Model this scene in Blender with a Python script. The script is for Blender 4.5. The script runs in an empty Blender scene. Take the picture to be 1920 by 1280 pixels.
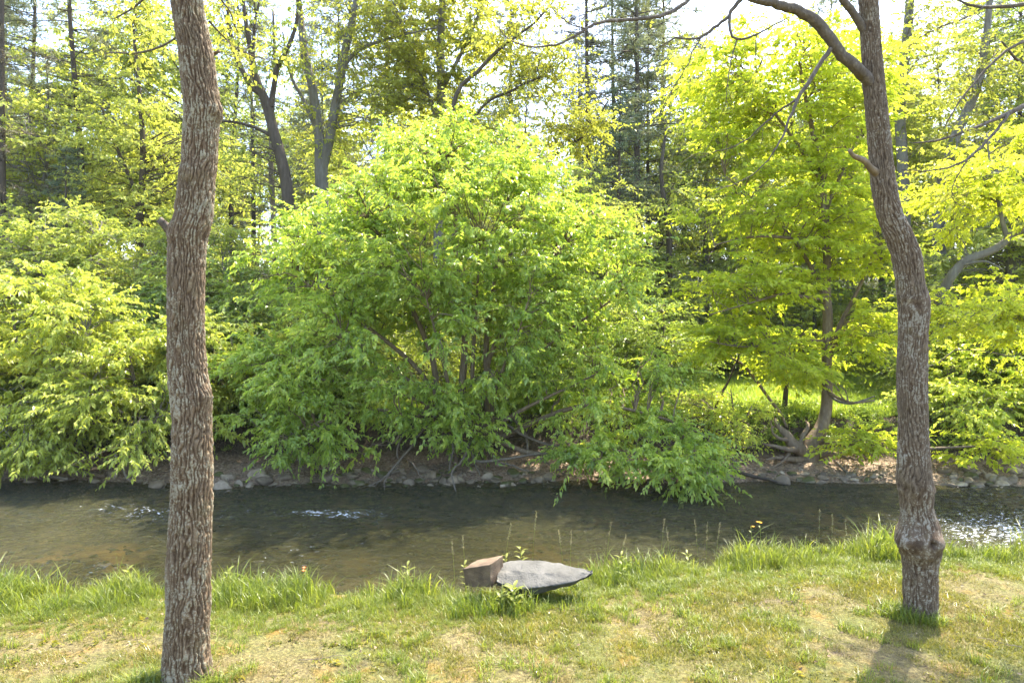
import bpy, math, random
import numpy as np
from mathutils import Vector, Matrix

random.seed(7)
rng = np.random.default_rng(7)
R = math.radians
sc = bpy.context.scene
col = sc.collection

# ------------------------------------------------------------------ camera, sky, sun, exposure
CAM_Z, F, PITCH = 3.0, 1280.0, R(1.12)
SUN_AZ, SUN_EL = R(36), R(61)
EXPOSURE = 2.6
SKY = 0.14
SUN = 3.0
cam_d = bpy.data.cameras.new('camera')
cam_d.sensor_width = 36.0
cam_d.lens = 24.0
cam_d.clip_start = 0.05
cam_d.clip_end = 2000
cam = bpy.data.objects.new('camera', cam_d)
cam.location = (0, 0, CAM_Z)
cam.rotation_euler = (R(90) - PITCH, 0, 0)
col.objects.link(cam)
sc.camera = cam

world = bpy.data.worlds.new('World')
sc.world = world
world.use_nodes = True
wt = world.node_tree
wt.nodes.clear()
wo = wt.nodes.new('ShaderNodeOutputWorld')
wb = wt.nodes.new('ShaderNodeBackground')
sky = wt.nodes.new('ShaderNodeTexSky')
sky.sky_type = 'NISHITA'
sky.sun_disc = False
sky.sun_elevation = SUN_EL
sky.sun_rotation = SUN_AZ
sky.air_density = 1.0
sky.dust_density = 2.0
sky.ozone_density = 0.4
wb.inputs['Strength'].default_value = SKY
wt.links.new(sky.outputs[0], wb.inputs['Color'])
wt.links.new(wb.outputs[0], wo.inputs['Surface'])

sun_d = bpy.data.lights.new('sun', 'SUN')
sun_d.energy = SUN
sun_d.angle = R(0.5)
sun_d.color = (1.0, 0.92, 0.76)
sun = bpy.data.objects.new('sun', sun_d)
sdir = Vector((math.sin(SUN_AZ) * math.cos(SUN_EL), math.cos(SUN_AZ) * math.cos(SUN_EL), math.sin(SUN_EL)))
sun.rotation_euler = sdir.to_track_quat('Z', 'Y').to_euler()
sun.location = sdir * 60
col.objects.link(sun)

vs = sc.view_settings
vs.view_transform = 'Standard'
vs.look = 'None'
vs.exposure = EXPOSURE
vs.gamma = 1.0
vs.use_curve_mapping = False
cy = sc.cycles
cy.max_bounces = 8
cy.diffuse_bounces = 4
cy.glossy_bounces = 3
cy.transmission_bounces = 4
cy.transparent_max_bounces = 6
cy.caustics_reflective = False
cy.caustics_refractive = False

# ------------------------------------------------------------------ helpers
CP, SP = math.cos(PITCH), math.sin(PITCH)


def P(px, py, d):
    """world point seen at photo pixel (px, py) at distance d (metres along +Y)"""
    a, b = (px - 960) / F, -(py - 640) / F
    y, z = CP + b * SP, -SP + b * CP
    s = d / y
    return np.array([a * s, d, CAM_Z + z * s])


def PX(pts, d=None):
    out = []
    for p in pts:
        out.append(P(p[0], p[1], p[2] if len(p) > 2 and d is None else d))
    return np.array(out)


def hash3(ix, iy, iz, seed=0):
    h = (ix.astype(np.int64) * 374761393 + iy.astype(np.int64) * 668265263 + iz.astype(np.int64) * 2147483647 + seed * 974711) & 0x7fffffff
    h = (h ^ (h >> 13)) * 1274126177 & 0x7fffffff
    h = (h ^ (h >> 16)) * 668265263 & 0x7fffffff
    h = h ^ (h >> 15)
    return (h & 0xffffff) / float(0xffffff)


def vnoise(x, y, z=None, seed=0, perx=None):
    x = np.asarray(x, float)
    y = np.asarray(y, float)
    z = np.zeros_like(x) if z is None else np.asarray(z, float)
    ix, iy, iz = np.floor(x), np.floor(y), np.floor(z)
    fx, fy, fz = x - ix, y - iy, z - iz
    fx, fy, fz = fx * fx * (3 - 2 * fx), fy * fy * (3 - 2 * fy), fz * fz * (3 - 2 * fz)
    r = 0
    for dx in (0, 1):
        for dy in (0, 1):
            for dz in (0, 1):
                jx = ix + dx
                if perx:
                    jx = np.mod(jx, perx)
                w = (fx if dx else 1 - fx) * (fy if dy else 1 - fy) * (fz if dz else 1 - fz)
                r = r + w * hash3(jx, iy + dy, iz + dz, seed)
    return r * 2 - 1


def fbm(x, y, z=None, seed=0, oct=4):
    r, a = 0, 1.0
    x, y = np.asarray(x, float), np.asarray(y, float)
    z = np.zeros_like(x) if z is None else np.asarray(z, float)
    for k in range(oct):
        r = r + a * vnoise(x, y, z, seed + k * 17)
        x, y, z, a = x * 2.03, y * 2.03, z * 2.03, a * 0.5
    return r


def smooth(t):
    t = np.clip(t, 0, 1)
    return t * t * (3 - 2 * t)


def unit(v):
    return v / np.maximum(np.linalg.norm(v, axis=-1, keepdims=True), 1e-9)


class MB:
    def __init__(self):
        self.V, self.T, self.Q, self.tint = [], [], [], []
        self.n = 0

    def add(self, v, tris=None, quads=None, tint=0.5):
        v = np.asarray(v, float).reshape(-1, 3)
        self.V.append(v)
        self.tint.append(np.broadcast_to(np.asarray(tint, float), (len(v),)))
        if tris is not None and len(tris):
            self.T.append(np.asarray(tris, np.int64) + self.n)
        if quads is not None and len(quads):
            self.Q.append(np.asarray(quads, np.int64) + self.n)
        self.n += len(v)

    def mesh(self, name, mat=None, smooth_faces=False, extra=None):
        V = np.concatenate(self.V)
        T = np.concatenate(self.T) if self.T else np.zeros((0, 3), np.int64)
        Q = np.concatenate(self.Q) if self.Q else np.zeros((0, 4), np.int64)
        me = bpy.data.meshes.new(name)
        me.vertices.add(len(V))
        me.vertices.foreach_set('co', V.astype(np.float32).ravel())
        nl = T.size + Q.size
        me.loops.add(nl)
        me.loops.foreach_set('vertex_index', np.concatenate([T.ravel(), Q.ravel()]).astype(np.int32))
        me.polygons.add(len(T) + len(Q))
        ls = np.concatenate([np.arange(len(T)) * 3, T.size + np.arange(len(Q)) * 4]).astype(np.int32)
        me.polygons.foreach_set('loop_start', ls)
        me.update(calc_edges=True)
        me.validate()
        if not smooth_faces:
            me.polygons.foreach_set('use_smooth', np.zeros(len(me.polygons), bool))
        else:
            me.polygons.foreach_set('use_smooth', np.ones(len(me.polygons), bool))
        t = me.attributes.new('tint', 'FLOAT', 'POINT')
        t.data.foreach_set('value', np.concatenate(self.tint).astype(np.float32))
        for k, arr in (extra or {}).items():
            a = me.attributes.new(k, 'FLOAT', 'POINT')
            a.data.foreach_set('value', np.asarray(arr, np.float32))
        if mat:
            me.materials.append(mat)
        return me


def link(name, data, parent=None, kind=None, label=None, cat=None, group=None, loc=None):
    o = bpy.data.objects.new(name, data)
    col.objects.link(o)
    if parent is not None:
        o.parent = parent
    if loc is not None:
        o.location = loc
    for k, v in (('kind', kind), ('label', label), ('category', cat), ('group', group)):
        if v:
            o[k] = v
    return o


def tubes(mb, pts, rad, sides=5, tint=0.5, cap=False):
    """pts (N,K,3), rad (N,K): N tubes at once"""
    pts = np.asarray(pts, float)
    if pts.ndim == 2:
        pts = pts[None]
    rad = np.asarray(rad, float)
    if rad.ndim == 1:
        rad = np.broadcast_to(rad, pts.shape[:2])
    N, K, _ = pts.shape
    tan = np.gradient(pts, axis=1)
    tan = unit(tan)
    ref = np.where(np.abs(tan[:, :1, 2:3]) > 0.9, np.array([1.0, 0.13, 0]), np.array([0.07, 0.1, 1.0]))
    # parallel transport
    n = unit(np.cross(tan[:, 0], np.broadcast_to(ref[:, 0], (N, 3))))
    ns = [n]
    for k in range(1, K):
        n = n - (n * tan[:, k]).sum(-1, keepdims=True) * tan[:, k]
        n = unit(n)
        ns.append(n)
    n = np.stack(ns, 1)
    b = np.cross(tan, n)
    a = np.arange(sides) / sides * 2 * math.pi
    ring = n[:, :, None] * np.cos(a)[None, None, :, None] + b[:, :, None] * np.sin(a)[None, None, :, None]
    v = pts[:, :, None] + ring * rad[:, :, None, None]
    idx = np.arange(N * K * sides).reshape(N, K, sides)
    i0 = idx[:, :-1]
    i1 = idx[:, 1:]
    q = np.stack([i0, np.roll(i0, -1, 2), np.roll(i1, -1, 2), i1], -1).reshape(-1, 4)
    t = np.broadcast_to(np.asarray(tint, float).reshape(-1, 1), (N, K * sides)).ravel() if np.ndim(tint) else tint
    tr = None
    if cap:
        e = idx[:, -1]
        tr = np.stack([np.broadcast_to(e[:, :1], (N, sides - 2)), e[:, 1:-1], e[:, 2:]], -1).reshape(-1, 3)
    mb.add(v.reshape(-1, 3), tris=tr, quads=q, tint=t)


def leaves(mb, pos, d, nrm, L, W, tint, fold=0.25, droop=0.0):
    """folded kite leaves: pos (N,3) base, d direction, nrm upper side"""
    d = unit(d)
    s = unit(np.cross(nrm, d))
    nrm = np.cross(d, s)
    L = np.asarray(L).reshape(-1, 1)
    W = np.asarray(W).reshape(-1, 1)
    mid = pos + d * L * 0.42
    up = nrm * W * fold
    dz = np.array([0, 0, -1.0]) * L * droop
    v = np.stack([pos, mid + s * W * 0.5 + up, pos + d * L + dz, mid - s * W * 0.5 + up], 1)
    N = len(pos)
    b = np.arange(N)[:, None] * 4
    t = np.concatenate([b + np.array([[0, 1, 2]]), b + np.array([[0, 2, 3]])])
    mb.add(v.reshape(-1, 3), tris=t, tint=np.repeat(tint, 4))


# ------------------------------------------------------------------ materials
def nmat(name):
    m = bpy.data.materials.new(name)
    m.use_nodes = True
    m.node_tree.nodes.clear()
    return m, m.node_tree


def N(t, kind, **kw):
    n = t.nodes.new(kind)
    for k, v in kw.items():
        if k in n.inputs.keys():
            n.inputs[k].default_value = v
        else:
            setattr(n, k, v)
    return n


def ramp(t, fac, stops, interp='LINEAR'):
    r = t.nodes.new('ShaderNodeValToRGB')
    r.color_ramp.interpolation = interp
    e = r.color_ramp.elements
    while len(e) < len(stops):
        e.new(0.5)
    for i, (p, c) in enumerate(stops):
        e[i].position = p
        e[i].color = (*c, 1) if len(c) == 3 else c
    t.links.new(fac, r.inputs[0])
    return r


def noise(t, vec, scale, detail=4, rough=0.55, dist=0.0):
    n = N(t, 'ShaderNodeTexNoise')
    n.inputs['Scale'].default_value = scale
    n.inputs['Detail'].default_value = detail
    n.inputs['Roughness'].default_value = rough
    n.inputs['Distortion'].default_value = dist
    if vec is not None:
        t.links.new(vec, n.inputs['Vector'])
    return n


def mixc(t, fac, a, b):
    m = t.nodes.new('ShaderNodeMix')
    m.data_type = 'RGBA'
    for sock, v in ((m.inputs[0], fac), (m.inputs[6], a), (m.inputs[7], b)):
        if isinstance(v, bpy.types.NodeSocket):
            t.links.new(v, sock)
        elif isinstance(v, (int, float)):
            sock.default_value = v
        else:
            sock.default_value = (*v, 1)
    return m.outputs[2]


def mathn(t, op, a, b=None, clamp=False):
    m = t.nodes.new('ShaderNodeMath')
    m.operation = op
    m.use_clamp = clamp
    for sock, v in ((m.inputs[0], a), (m.inputs[1], b)):
        if v is None:
            continue
        if isinstance(v, bpy.types.NodeSocket):
            t.links.new(v, sock)
        else:
            sock.default_value = v
    return m.outputs[0]


def leaf_mat(name, c_dark, c_mid, c_light, trans=0.5, gloss=0.35, spec=0.5, patch=0.35, tscale=1.7):
    """leaf: tint attribute picks dark .. light; part of the light goes through"""
    m, t = nmat(name)
    out = N(t, 'ShaderNodeOutputMaterial')
    at = N(t, 'ShaderNodeAttribute', attribute_name='tint')
    geo = N(t, 'ShaderNodeNewGeometry')
    nz = noise(t, geo.outputs['Position'], patch, 2)
    f = mathn(t, 'ADD', at.outputs['Fac'], mathn(t, 'MULTIPLY', mathn(t, 'SUBTRACT', nz.outputs['Fac'], 0.5), 0.9), True)
    oi = N(t, 'ShaderNodeObjectInfo')
    f = mathn(t, 'ADD', f, mathn(t, 'MULTIPLY', mathn(t, 'SUBTRACT', oi.outputs['Random'], 0.5), 0.3), True)
    r = ramp(t, f, [(0.0, c_dark), (0.5, c_mid), (1.0, c_light)])
    pb = N(t, 'ShaderNodeBsdfPrincipled')
    pb.inputs['Roughness'].default_value = gloss
    pb.inputs['Specular IOR Level'].default_value = spec
    t.links.new(r.outputs[0], pb.inputs['Base Color'])
    tr = N(t, 'ShaderNodeBsdfTranslucent')
    mul = t.nodes.new('ShaderNodeMix')
    mul.data_type = 'RGBA'
    mul.blend_type = 'MULTIPLY'
    mul.inputs[0].default_value = 1.0
    t.links.new(r.outputs[0], mul.inputs[6])
    mul.inputs[7].default_value = (tscale * 1.0, tscale * 0.98, tscale * 0.52, 1)
    t.links.new(mul.outputs[2], tr.inputs['Color'])
    mx = N(t, 'ShaderNodeMixShader')
    mx.inputs[0].default_value = trans
    t.links.new(pb.outputs[0], mx.inputs[1])
    t.links.new(tr.outputs[0], mx.inputs[2])
    t.links.new(mx.outputs[0], out.inputs['Surface'])
    return m


def bark_mat(name, c1, c2, c3, scale=9.0, bump=0.6, zs=0.25):
    m, t = nmat(name)
    out = N(t, 'ShaderNodeOutputMaterial')
    geo = N(t, 'ShaderNodeNewGeometry')
    mp = N(t, 'ShaderNodeMapping')
    mp.inputs['Scale'].default_value = (1, 1, zs)
    t.links.new(geo.outputs['Position'], mp.inputs['Vector'])
    n1 = noise(t, mp.outputs[0], scale, 5, 0.65)
    n2 = noise(t, geo.outputs['Position'], scale * 0.3, 3)
    r = ramp(t, n1.outputs['Fac'], [(0.3, c1), (0.55, c2), (0.75, c3)])
    c = mixc(t, mathn(t, 'MULTIPLY', n2.outputs['Fac'], 0.7), r.outputs[0], c2)
    pb = N(t, 'ShaderNodeBsdfPrincipled')
    pb.inputs['Roughness'].default_value = 0.85
    pb.inputs['Specular IOR Level'].default_value = 0.2
    t.links.new(c, pb.inputs['Base Color'])
    b = N(t, 'ShaderNodeBump')
    b.inputs['Strength'].default_value = bump
    b.inputs['Distance'].default_value = 0.03
    t.links.new(n1.outputs['Fac'], b.inputs['Height'])
    t.links.new(b.outputs[0], pb.inputs['Normal'])
    t.links.new(pb.outputs[0], out.inputs['Surface'])
    return m


def trunk_mat(name, furrow, ridge, lichen, moss, lich_amt=0.5):
    """foreground bark: 'ridge' attribute 0 furrow .. 1 ridge crest"""
    m, t = nmat(name)
    out = N(t, 'ShaderNodeOutputMaterial')
    geo = N(t, 'ShaderNodeNewGeometry')
    pos = geo.outputs['Position']
    at = N(t, 'ShaderNodeAttribute', attribute_name='ridge')
    nf = noise(t, pos, 90, 4, 0.6)
    nm = noise(t, pos, 14, 5, 0.7)
    nl = noise(t, pos, 3.1, 3, 0.5)
    f = mathn(t, 'ADD', at.outputs['Fac'], mathn(t, 'MULTIPLY', mathn(t, 'SUBTRACT', nf.outputs['Fac'], 0.5), 0.8), True)
    base = ramp(t, f, [(0.0, furrow), (0.35, tuple(0.5 * (a + b) for a, b in zip(furrow, ridge))), (0.8, ridge), (1.0, tuple(min(1, 1.35 * x) for x in ridge))])
    warm = mixc(t, mathn(t, 'MULTIPLY', nl.outputs['Fac'], 0.55), base.outputs[0], tuple(a * b for a, b in zip(ridge, (1.0, 0.72, 0.5))))
    # lichen sits on the crests in ragged pale patches
    nk = noise(t, pos, 55, 4, 0.7)
    la = mathn(t, 'ADD', mathn(t, 'MULTIPLY', nm.outputs['Fac'], 0.9), mathn(t, 'MULTIPLY', nl.outputs['Fac'], 0.9))
    la = mathn(t, 'ADD', la, mathn(t, 'MULTIPLY', nk.outputs['Fac'], 1.5))
    la = mathn(t, 'ADD', la, mathn(t, 'MULTIPLY', at.outputs['Fac'], 0.35))
    lthr = mathn(t, 'MULTIPLY', mathn(t, 'SUBTRACT', la, 2.14 - lich_amt * 0.3), 6.0, True)
    c = mixc(t, mathn(t, 'MULTIPLY', lthr, 0.85), warm, lichen)
    nmo = noise(t, pos, 5.0, 4, 0.6)
    mo = mathn(t, 'MULTIPLY', mathn(t, 'SUBTRACT', nmo.outputs['Fac'], 0.56), 5.0, True)
    c = mixc(t, mathn(t, 'MULTIPLY', mo, 0.45), c, moss)
    pb = N(t, 'ShaderNodeBsdfPrincipled')
    pb.inputs['Roughness'].default_value = 0.8
    pb.inputs['Specular IOR Level'].default_value = 0.25
    t.links.new(c, pb.inputs['Base Color'])
    b = N(t, 'ShaderNodeBump')
    b.inputs['Strength'].default_value = 0.7
    b.inputs['Distance'].default_value = 0.006
    t.links.new(nf.outputs['Fac'], b.inputs['Height'])
    t.links.new(b.outputs[0], pb.inputs['Normal'])
    t.links.new(pb.outputs[0], out.inputs['Surface'])
    return m


def stone_mat(name, a, b_, c_, scale=3.0, rough=0.75, moss=0.0):
    m, t = nmat(name)
    out = N(t, 'ShaderNodeOutputMaterial')
    geo = N(t, 'ShaderNodeNewGeometry')
    oi = N(t, 'ShaderNodeObjectInfo')
    n1 = noise(t, geo.outputs['Position'], scale, 5, 0.6)
    n2 = noise(t, geo.outputs['Position'], scale * 9, 4, 0.6)
    r = ramp(t, n1.outputs['Fac'], [(0.3, a), (0.5, b_), (0.7, c_)])
    c = mixc(t, mathn(t, 'MULTIPLY', n2.outputs['Fac'], 0.45), r.outputs[0], tuple(0.55 * x for x in b_))
    hsv = N(t, 'ShaderNodeHueSaturation')
    t.links.new(c, hsv.inputs['Color'])
    t.links.new(mathn(t, 'ADD', mathn(t, 'MULTIPLY', oi.outputs['Random'], 0.7), 0.65), hsv.inputs['Value'])
    c = hsv.outputs[0]
    if moss:
        sep = N(t, 'ShaderNodeSeparateXYZ')
        t.links.new(geo.outputs['Normal'], sep.inputs[0])
        mm = mathn(t, 'MULTIPLY', mathn(t, 'SUBTRACT', mathn(t, 'ADD', sep.outputs[2], n1.outputs['Fac']), 1.5 - moss), 4.0, True)
        c = mixc(t, mm, c, (0.07, 0.072, 0.015))
    pb = N(t, 'ShaderNodeBsdfPrincipled')
    pb.inputs['Roughness'].default_value = rough
    t.links.new(c, pb.inputs['Base Color'])
    b = N(t, 'ShaderNodeBump')
    b.inputs['Strength'].default_value = 0.5
    b.inputs['Distance'].default_value = 0.02
    t.links.new(n2.outputs['Fac'], b.inputs['Height'])
    t.links.new(b.outputs[0], pb.inputs['Normal'])
    t.links.new(pb.outputs[0], out.inputs['Surface'])
    return m


M_shrub = leaf_mat('shrub_leaf', (0.18, 0.27, 0.05), (0.36, 0.46, 0.08), (0.57, 0.60, 0.13), trans=0.5, gloss=0.33, spec=0.8)
M_bank = leaf_mat('bank_leaf', (0.23, 0.29, 0.055), (0.37, 0.42, 0.08), (0.52, 0.54, 0.11), trans=0.5, gloss=0.38, spec=0.6)
M_maple = leaf_mat('maple_leaf', (0.25, 0.32, 0.04), (0.40, 0.46, 0.055), (0.54, 0.56, 0.08), trans=0.58, gloss=0.45, spec=0.3)
M_yellow = leaf_mat('young_leaf', (0.21, 0.235, 0.045), (0.32, 0.335, 0.065), (0.42, 0.42, 0.09), trans=0.52, gloss=0.45, spec=0.3)
M_forest = leaf_mat('forest_leaf', (0.15, 0.20, 0.05), (0.26, 0.31, 0.075), (0.39, 0.42, 0.11), trans=0.5, gloss=0.5, spec=0.3)
M_under = leaf_mat('understory_leaf', (0.11, 0.165, 0.04), (0.18, 0.25, 0.055), (0.29, 0.36, 0.08), trans=0.45, gloss=0.4)
M_needle = leaf_mat('pine_needle', (0.14, 0.165, 0.10), (0.21, 0.235, 0.145), (0.30, 0.32, 0.2), trans=0.35, gloss=0.5, spec=0.35, tscale=1.2)
M_needle_d = leaf_mat('dark_needle', (0.08, 0.12, 0.08), (0.12, 0.17, 0.105), (0.18, 0.23, 0.13), trans=0.3, gloss=0.5, tscale=1.2)
M_needle_dry = leaf_mat('dry_twig', (0.12, 0.10, 0.075), (0.18, 0.15, 0.11), (0.24, 0.21, 0.15), trans=0.2, gloss=0.7, tscale=1.0)
M_grass = leaf_mat('grass_blade', (0.07, 0.085, 0.01), (0.17, 0.18, 0.02), (0.32, 0.27, 0.065), trans=0.45, gloss=0.35, spec=0.5, patch=2.2, tscale=1.4)
M_tall = leaf_mat('tall_grass_blade', (0.08, 0.125, 0.018), (0.17, 0.215, 0.033), (0.30, 0.31, 0.07), trans=0.5, gloss=0.42, spec=0.5, patch=1.2, tscale=1.5)
M_meadow = leaf_mat('meadow_blade', (0.2, 0.28, 0.04), (0.3, 0.4, 0.055), (0.42, 0.48, 0.08), trans=0.5, gloss=0.4, spec=0.4, patch=0.4, tscale=1.5)

M_bark_dark = bark_mat('dark_bark', (0.045, 0.036, 0.028), (0.085, 0.068, 0.052), (0.15, 0.13, 0.11))
M_bark_grey = bark_mat('grey_bark', (0.09, 0.08, 0.065), (0.17, 0.155, 0.13), (0.28, 0.27, 0.23))
M_bark_brown = bark_mat('brown_bark', (0.10, 0.07, 0.045), (0.2, 0.15, 0.10), (0.32, 0.26, 0.19), scale=14)
M_twig = bark_mat('pale_twig', (0.09, 0.072, 0.05), (0.17, 0.14, 0.105), (0.28, 0.24, 0.19), scale=20)
M_limb = bark_mat('limb_bark', (0.06, 0.048, 0.038), (0.13, 0.105, 0.085), (0.26, 0.24, 0.20), scale=22, bump=0.9, zs=0.6)
M_rock = stone_mat('river_stone_surface', (0.12, 0.09, 0.055), (0.23, 0.175, 0.115), (0.40, 0.33, 0.23))
M_rock_m = stone_mat('mossy_stone_surface', (0.07, 0.058, 0.034), (0.125, 0.105, 0.06), (0.22, 0.185, 0.12), moss=0.75)
M_slab = stone_mat('grey_slab_surface', (0.035, 0.034, 0.03), (0.075, 0.073, 0.066), (0.125, 0.12, 0.108), scale=4.5)
M_block = stone_mat('brown_block_surface', (0.08, 0.05, 0.03), (0.16, 0.105, 0.062), (0.28, 0.2, 0.125), scale=7)
M_soil = stone_mat('soil', (0.04, 0.03, 0.02), (0.075, 0.055, 0.038), (0.13, 0.1, 0.07), scale=1.6, rough=0.95)

# ------------------------------------------------------------------ terrain
EDGE = np.array([(-400, 7.5), (-20, 7.6), (-9, 7.75), (-5.9, 7.8), (-3, 7.8), (-1.4, 7.75), (-0.2, 7.85), (0.7, 8.15), (1.7, 8.45), (2.7, 8.8), (3.6, 9.1), (5, 9.2), (7.3, 9.1), (12, 9.0), (20, 9.0), (400, 9.0)])
SHORE = np.array([(-400, 16.6), (-14, 16.6), (-12, 16.5), (-9, 16.0), (-7.4, 15.7), (-5, 15.9), (-3, 16.0), (0, 16.1), (3, 16.3), (5.5, 16.2), (8, 16.1), (10, 15.8), (12, 15.7), (20, 15.8), (400, 16)])
TOP = np.array([(-400, 19), (-12, 18.6), (-6, 19.3), (0, 19.4), (4, 18.8), (7, 18.6), (9, 18.9), (14, 18.6), (400, 19)])


def edge(x):
    return np.interp(x, EDGE[:, 0], EDGE[:, 1]) + 0.10 * vnoise(x * 1.3, x * 0 + 3.3)


def shore(x):
    return np.interp(x, SHORE[:, 0], SHORE[:, 1]) + 0.16 * vnoise(x * 0.9, x * 0 + 7.7) + 0.06 * vnoise(x * 4, x * 0 + 1.7)


def btop(x):
    return np.interp(x, TOP[:, 0], TOP[:, 1]) + 0.25 * vnoise(x * 0.7, x * 0 + 9.1)


WATER = -0.70


def height(x, y):
    x = np.asarray(x, float)
    y = np.asarray(y, float)
    e, s, b = edge(x), shore(x), btop(x)
    z = 0.035 * fbm(x * 0.7, y * 0.7, seed=3) * smooth((y + 60) / 20)
    z = z - 0.06 * smooth((y - (e - 1.2)) / 1.2)
    z = z + (-1.05 - z) * smooth((y - e) / 0.75)
    bed = -1.12 + 0.09 * fbm(x * 0.8, y * 0.8, seed=5) + 0.3 * np.exp(-((x + 6.7) / 1.3) ** 2 - ((y - 9.3) / 0.6) ** 2)
    z = np.where(y > e + 0.75, -1.05 + (bed + 1.05) * smooth((y - e - 0.75) / 0.8), z)
    w = smooth((y - (s - 1.1)) / 1.1)
    z = np.where(y > s - 1.1, bed * (1 - w) + (WATER - 0.03) * w, z)
    sh = WATER - 0.03 + 0.30 * smooth((y - s) / 1.5) + 0.05 * fbm(x * 1.7, y * 1.7, seed=8) * smooth((y - s) / 0.4)
    z = np.where(y > s, sh, z)
    st = s + 1.45
    bt = smooth((y - st) / np.maximum(b - st, 0.3))
    z = np.where(y > st, sh + (0.6 - sh) * bt + 0.13 * fbm(x * 1.3, y * 1.3, seed=11) * bt * (1 - bt) * 4, z)
    md = 0.6 + 0.08 * fbm(x * 0.25, y * 0.25, seed=13) * smooth((y - b) / 3)
    z = np.where(y > b, md, z)
    hill = 14.0 * smooth((y - 40) / 85) + 1.5 * fbm(x * 0.03, y * 0.03, seed=15) * smooth((y - 40) / 30)
    z = np.where(y > 36, md + hill, z)
    return z


xs = np.concatenate([-np.geomspace(14, 400, 26)[::-1], np.linspace(-14, 14, 241)[1:-1], np.geomspace(14, 400, 26)])


def patch(name, y0, y1, n, mat, pw=1.0):
    t = (np.linspace(0, 1, n) ** pw)[:, None]
    X = np.broadcast_to(xs[None, :], (n, len(xs)))
    Y = y0(xs)[None, :] * (1 - t) + y1(xs)[None, :] * t
    Z = height(X, Y)
    idx = np.arange(n * len(xs)).reshape(n, len(xs))
    q = np.stack([idx[:-1, :-1], idx[:-1, 1:], idx[1:, 1:], idx[1:, :-1]], -1).reshape(-1, 4)
    mb = MB()
    mb.add(np.stack([X, Y, Z], -1).reshape(-1, 3), quads=q)
    return link(name, mb.mesh(name, mat, True), kind='structure')


def lawn_material():
    m, t = nmat('lawn_soil')
    out = N(t, 'ShaderNodeOutputMaterial')
    geo = N(t, 'ShaderNodeNewGeometry')
    pos = geo.outputs['Position']
    n1 = noise(t, pos, 0.9, 5, 0.6)
    n2 = noise(t, pos, 2.3, 5, 0.65)
    n3 = noise(t, pos, 30, 5, 0.7)
    c = ramp(t, n3.outputs['Fac'], [(0.3, (0.045, 0.033, 0.015)), (0.5, (0.13, 0.105, 0.04)), (0.68, (0.26, 0.215, 0.085))])
    g = ramp(t, n3.outputs['Fac'], [(0.35, (0.045, 0.055, 0.01)), (0.65, (0.15, 0.15, 0.03))])
    c = mixc(t, mathn(t, 'MULTIPLY', mathn(t, 'SUBTRACT', n1.outputs['Fac'], 0.42), 6.0, True), c.outputs[0], g.outputs[0])
    mo = ramp(t, n3.outputs['Fac'], [(0.35, (0.11, 0.065, 0.01)), (0.65, (0.26, 0.155, 0.025))])
    c = mixc(t, mathn(t, 'MULTIPLY', mathn(t, 'SUBTRACT', n2.outputs['Fac'], 0.53), 6.0, True), c, mo.outputs[0])
    n4 = noise(t, pos, 1.7, 4, 0.6)
    n4.inputs['Vector'].default_value = (0, 0, 0)
    mp = N(t, 'ShaderNodeMapping')
    mp.inputs['Location'].default_value = (31, 17, 0)
    t.links.new(pos, mp.inputs['Vector'])
    t.links.new(mp.outputs[0], n4.inputs['Vector'])
    so = ramp(t, n3.outputs['Fac'], [(0.35, (0.06, 0.043, 0.028)), (0.65, (0.18, 0.135, 0.085))])
    c = mixc(t, mathn(t, 'MULTIPLY', mathn(t, 'SUBTRACT', n4.outputs['Fac'], 0.62), 10.0, True), c, so.outputs[0])
    # wet soil of the cut bank below the turf
    sep = N(t, 'ShaderNodeSeparateXYZ')
    t.links.new(pos, sep.inputs[0])
    low = mathn(t, 'MULTIPLY', mathn(t, 'SUBTRACT', -0.12, sep.outputs[2]), 8.0, True)
    c = mixc(t, low, c, (0.07, 0.052, 0.032))
    pb = N(t, 'ShaderNodeBsdfPrincipled')
    pb.inputs['Roughness'].default_value = 0.95
    t.links.new(c, pb.inputs['Base Color'])
    b = N(t, 'ShaderNodeBump')
    b.inputs['Strength'].default_value = 1.0
    b.inputs['Distance'].default_value = 0.03
    t.links.new(n3.outputs['Fac'], b.inputs['Height'])
    t.links.new(b.outputs[0], pb.inputs['Normal'])
    t.links.new(pb.outputs[0], out.inputs['Surface'])
    return m


def bed_material():
    m, t = nmat('river_bed_gravel')
    out = N(t, 'ShaderNodeOutputMaterial')
    geo = N(t, 'ShaderNodeNewGeometry')
    pos = geo.outputs['Position']
    n1 = noise(t, pos, 0.55, 3, 0.5)
    n3 = noise(t, pos, 9, 5, 0.65)
    vo = N(t, 'ShaderNodeTexVoronoi')
    vo.inputs['Scale'].default_value = 5.0
    t.links.new(pos, vo.inputs['Vector'])
    c = ramp(t, n3.outputs['Fac'], [(0.3, (0.07, 0.06, 0.025)), (0.5, (0.17, 0.14, 0.06)), (0.7, (0.32, 0.25, 0.12))])
    c2 = mixc(t, mathn(t, 'MULTIPLY', vo.outputs['Distance'], 1.1, True), c.outputs[0], (0.05, 0.045, 0.02))
    c3 = mixc(t, mathn(t, 'MULTIPLY', mathn(t, 'SUBTRACT', n1.outputs['Fac'], 0.56), 6.0, True), c2, (0.5, 0.32, 0.13))
    pb = N(t, 'ShaderNodeBsdfPrincipled')
    pb.inputs['Roughness'].default_value = 0.9
    t.links.new(c3, pb.inputs['Base Color'])
    b = N(t, 'ShaderNodeBump')
    b.inputs['Strength'].default_value = 0.8
    b.inputs['Distance'].default_value = 0.05
    t.links.new(vo.outputs['Distance'], b.inputs['Height'])
    t.links.new(b.outputs[0], pb.inputs['Normal'])
    t.links.new(pb.outputs[0], out.inputs['Surface'])
    return m


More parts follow.
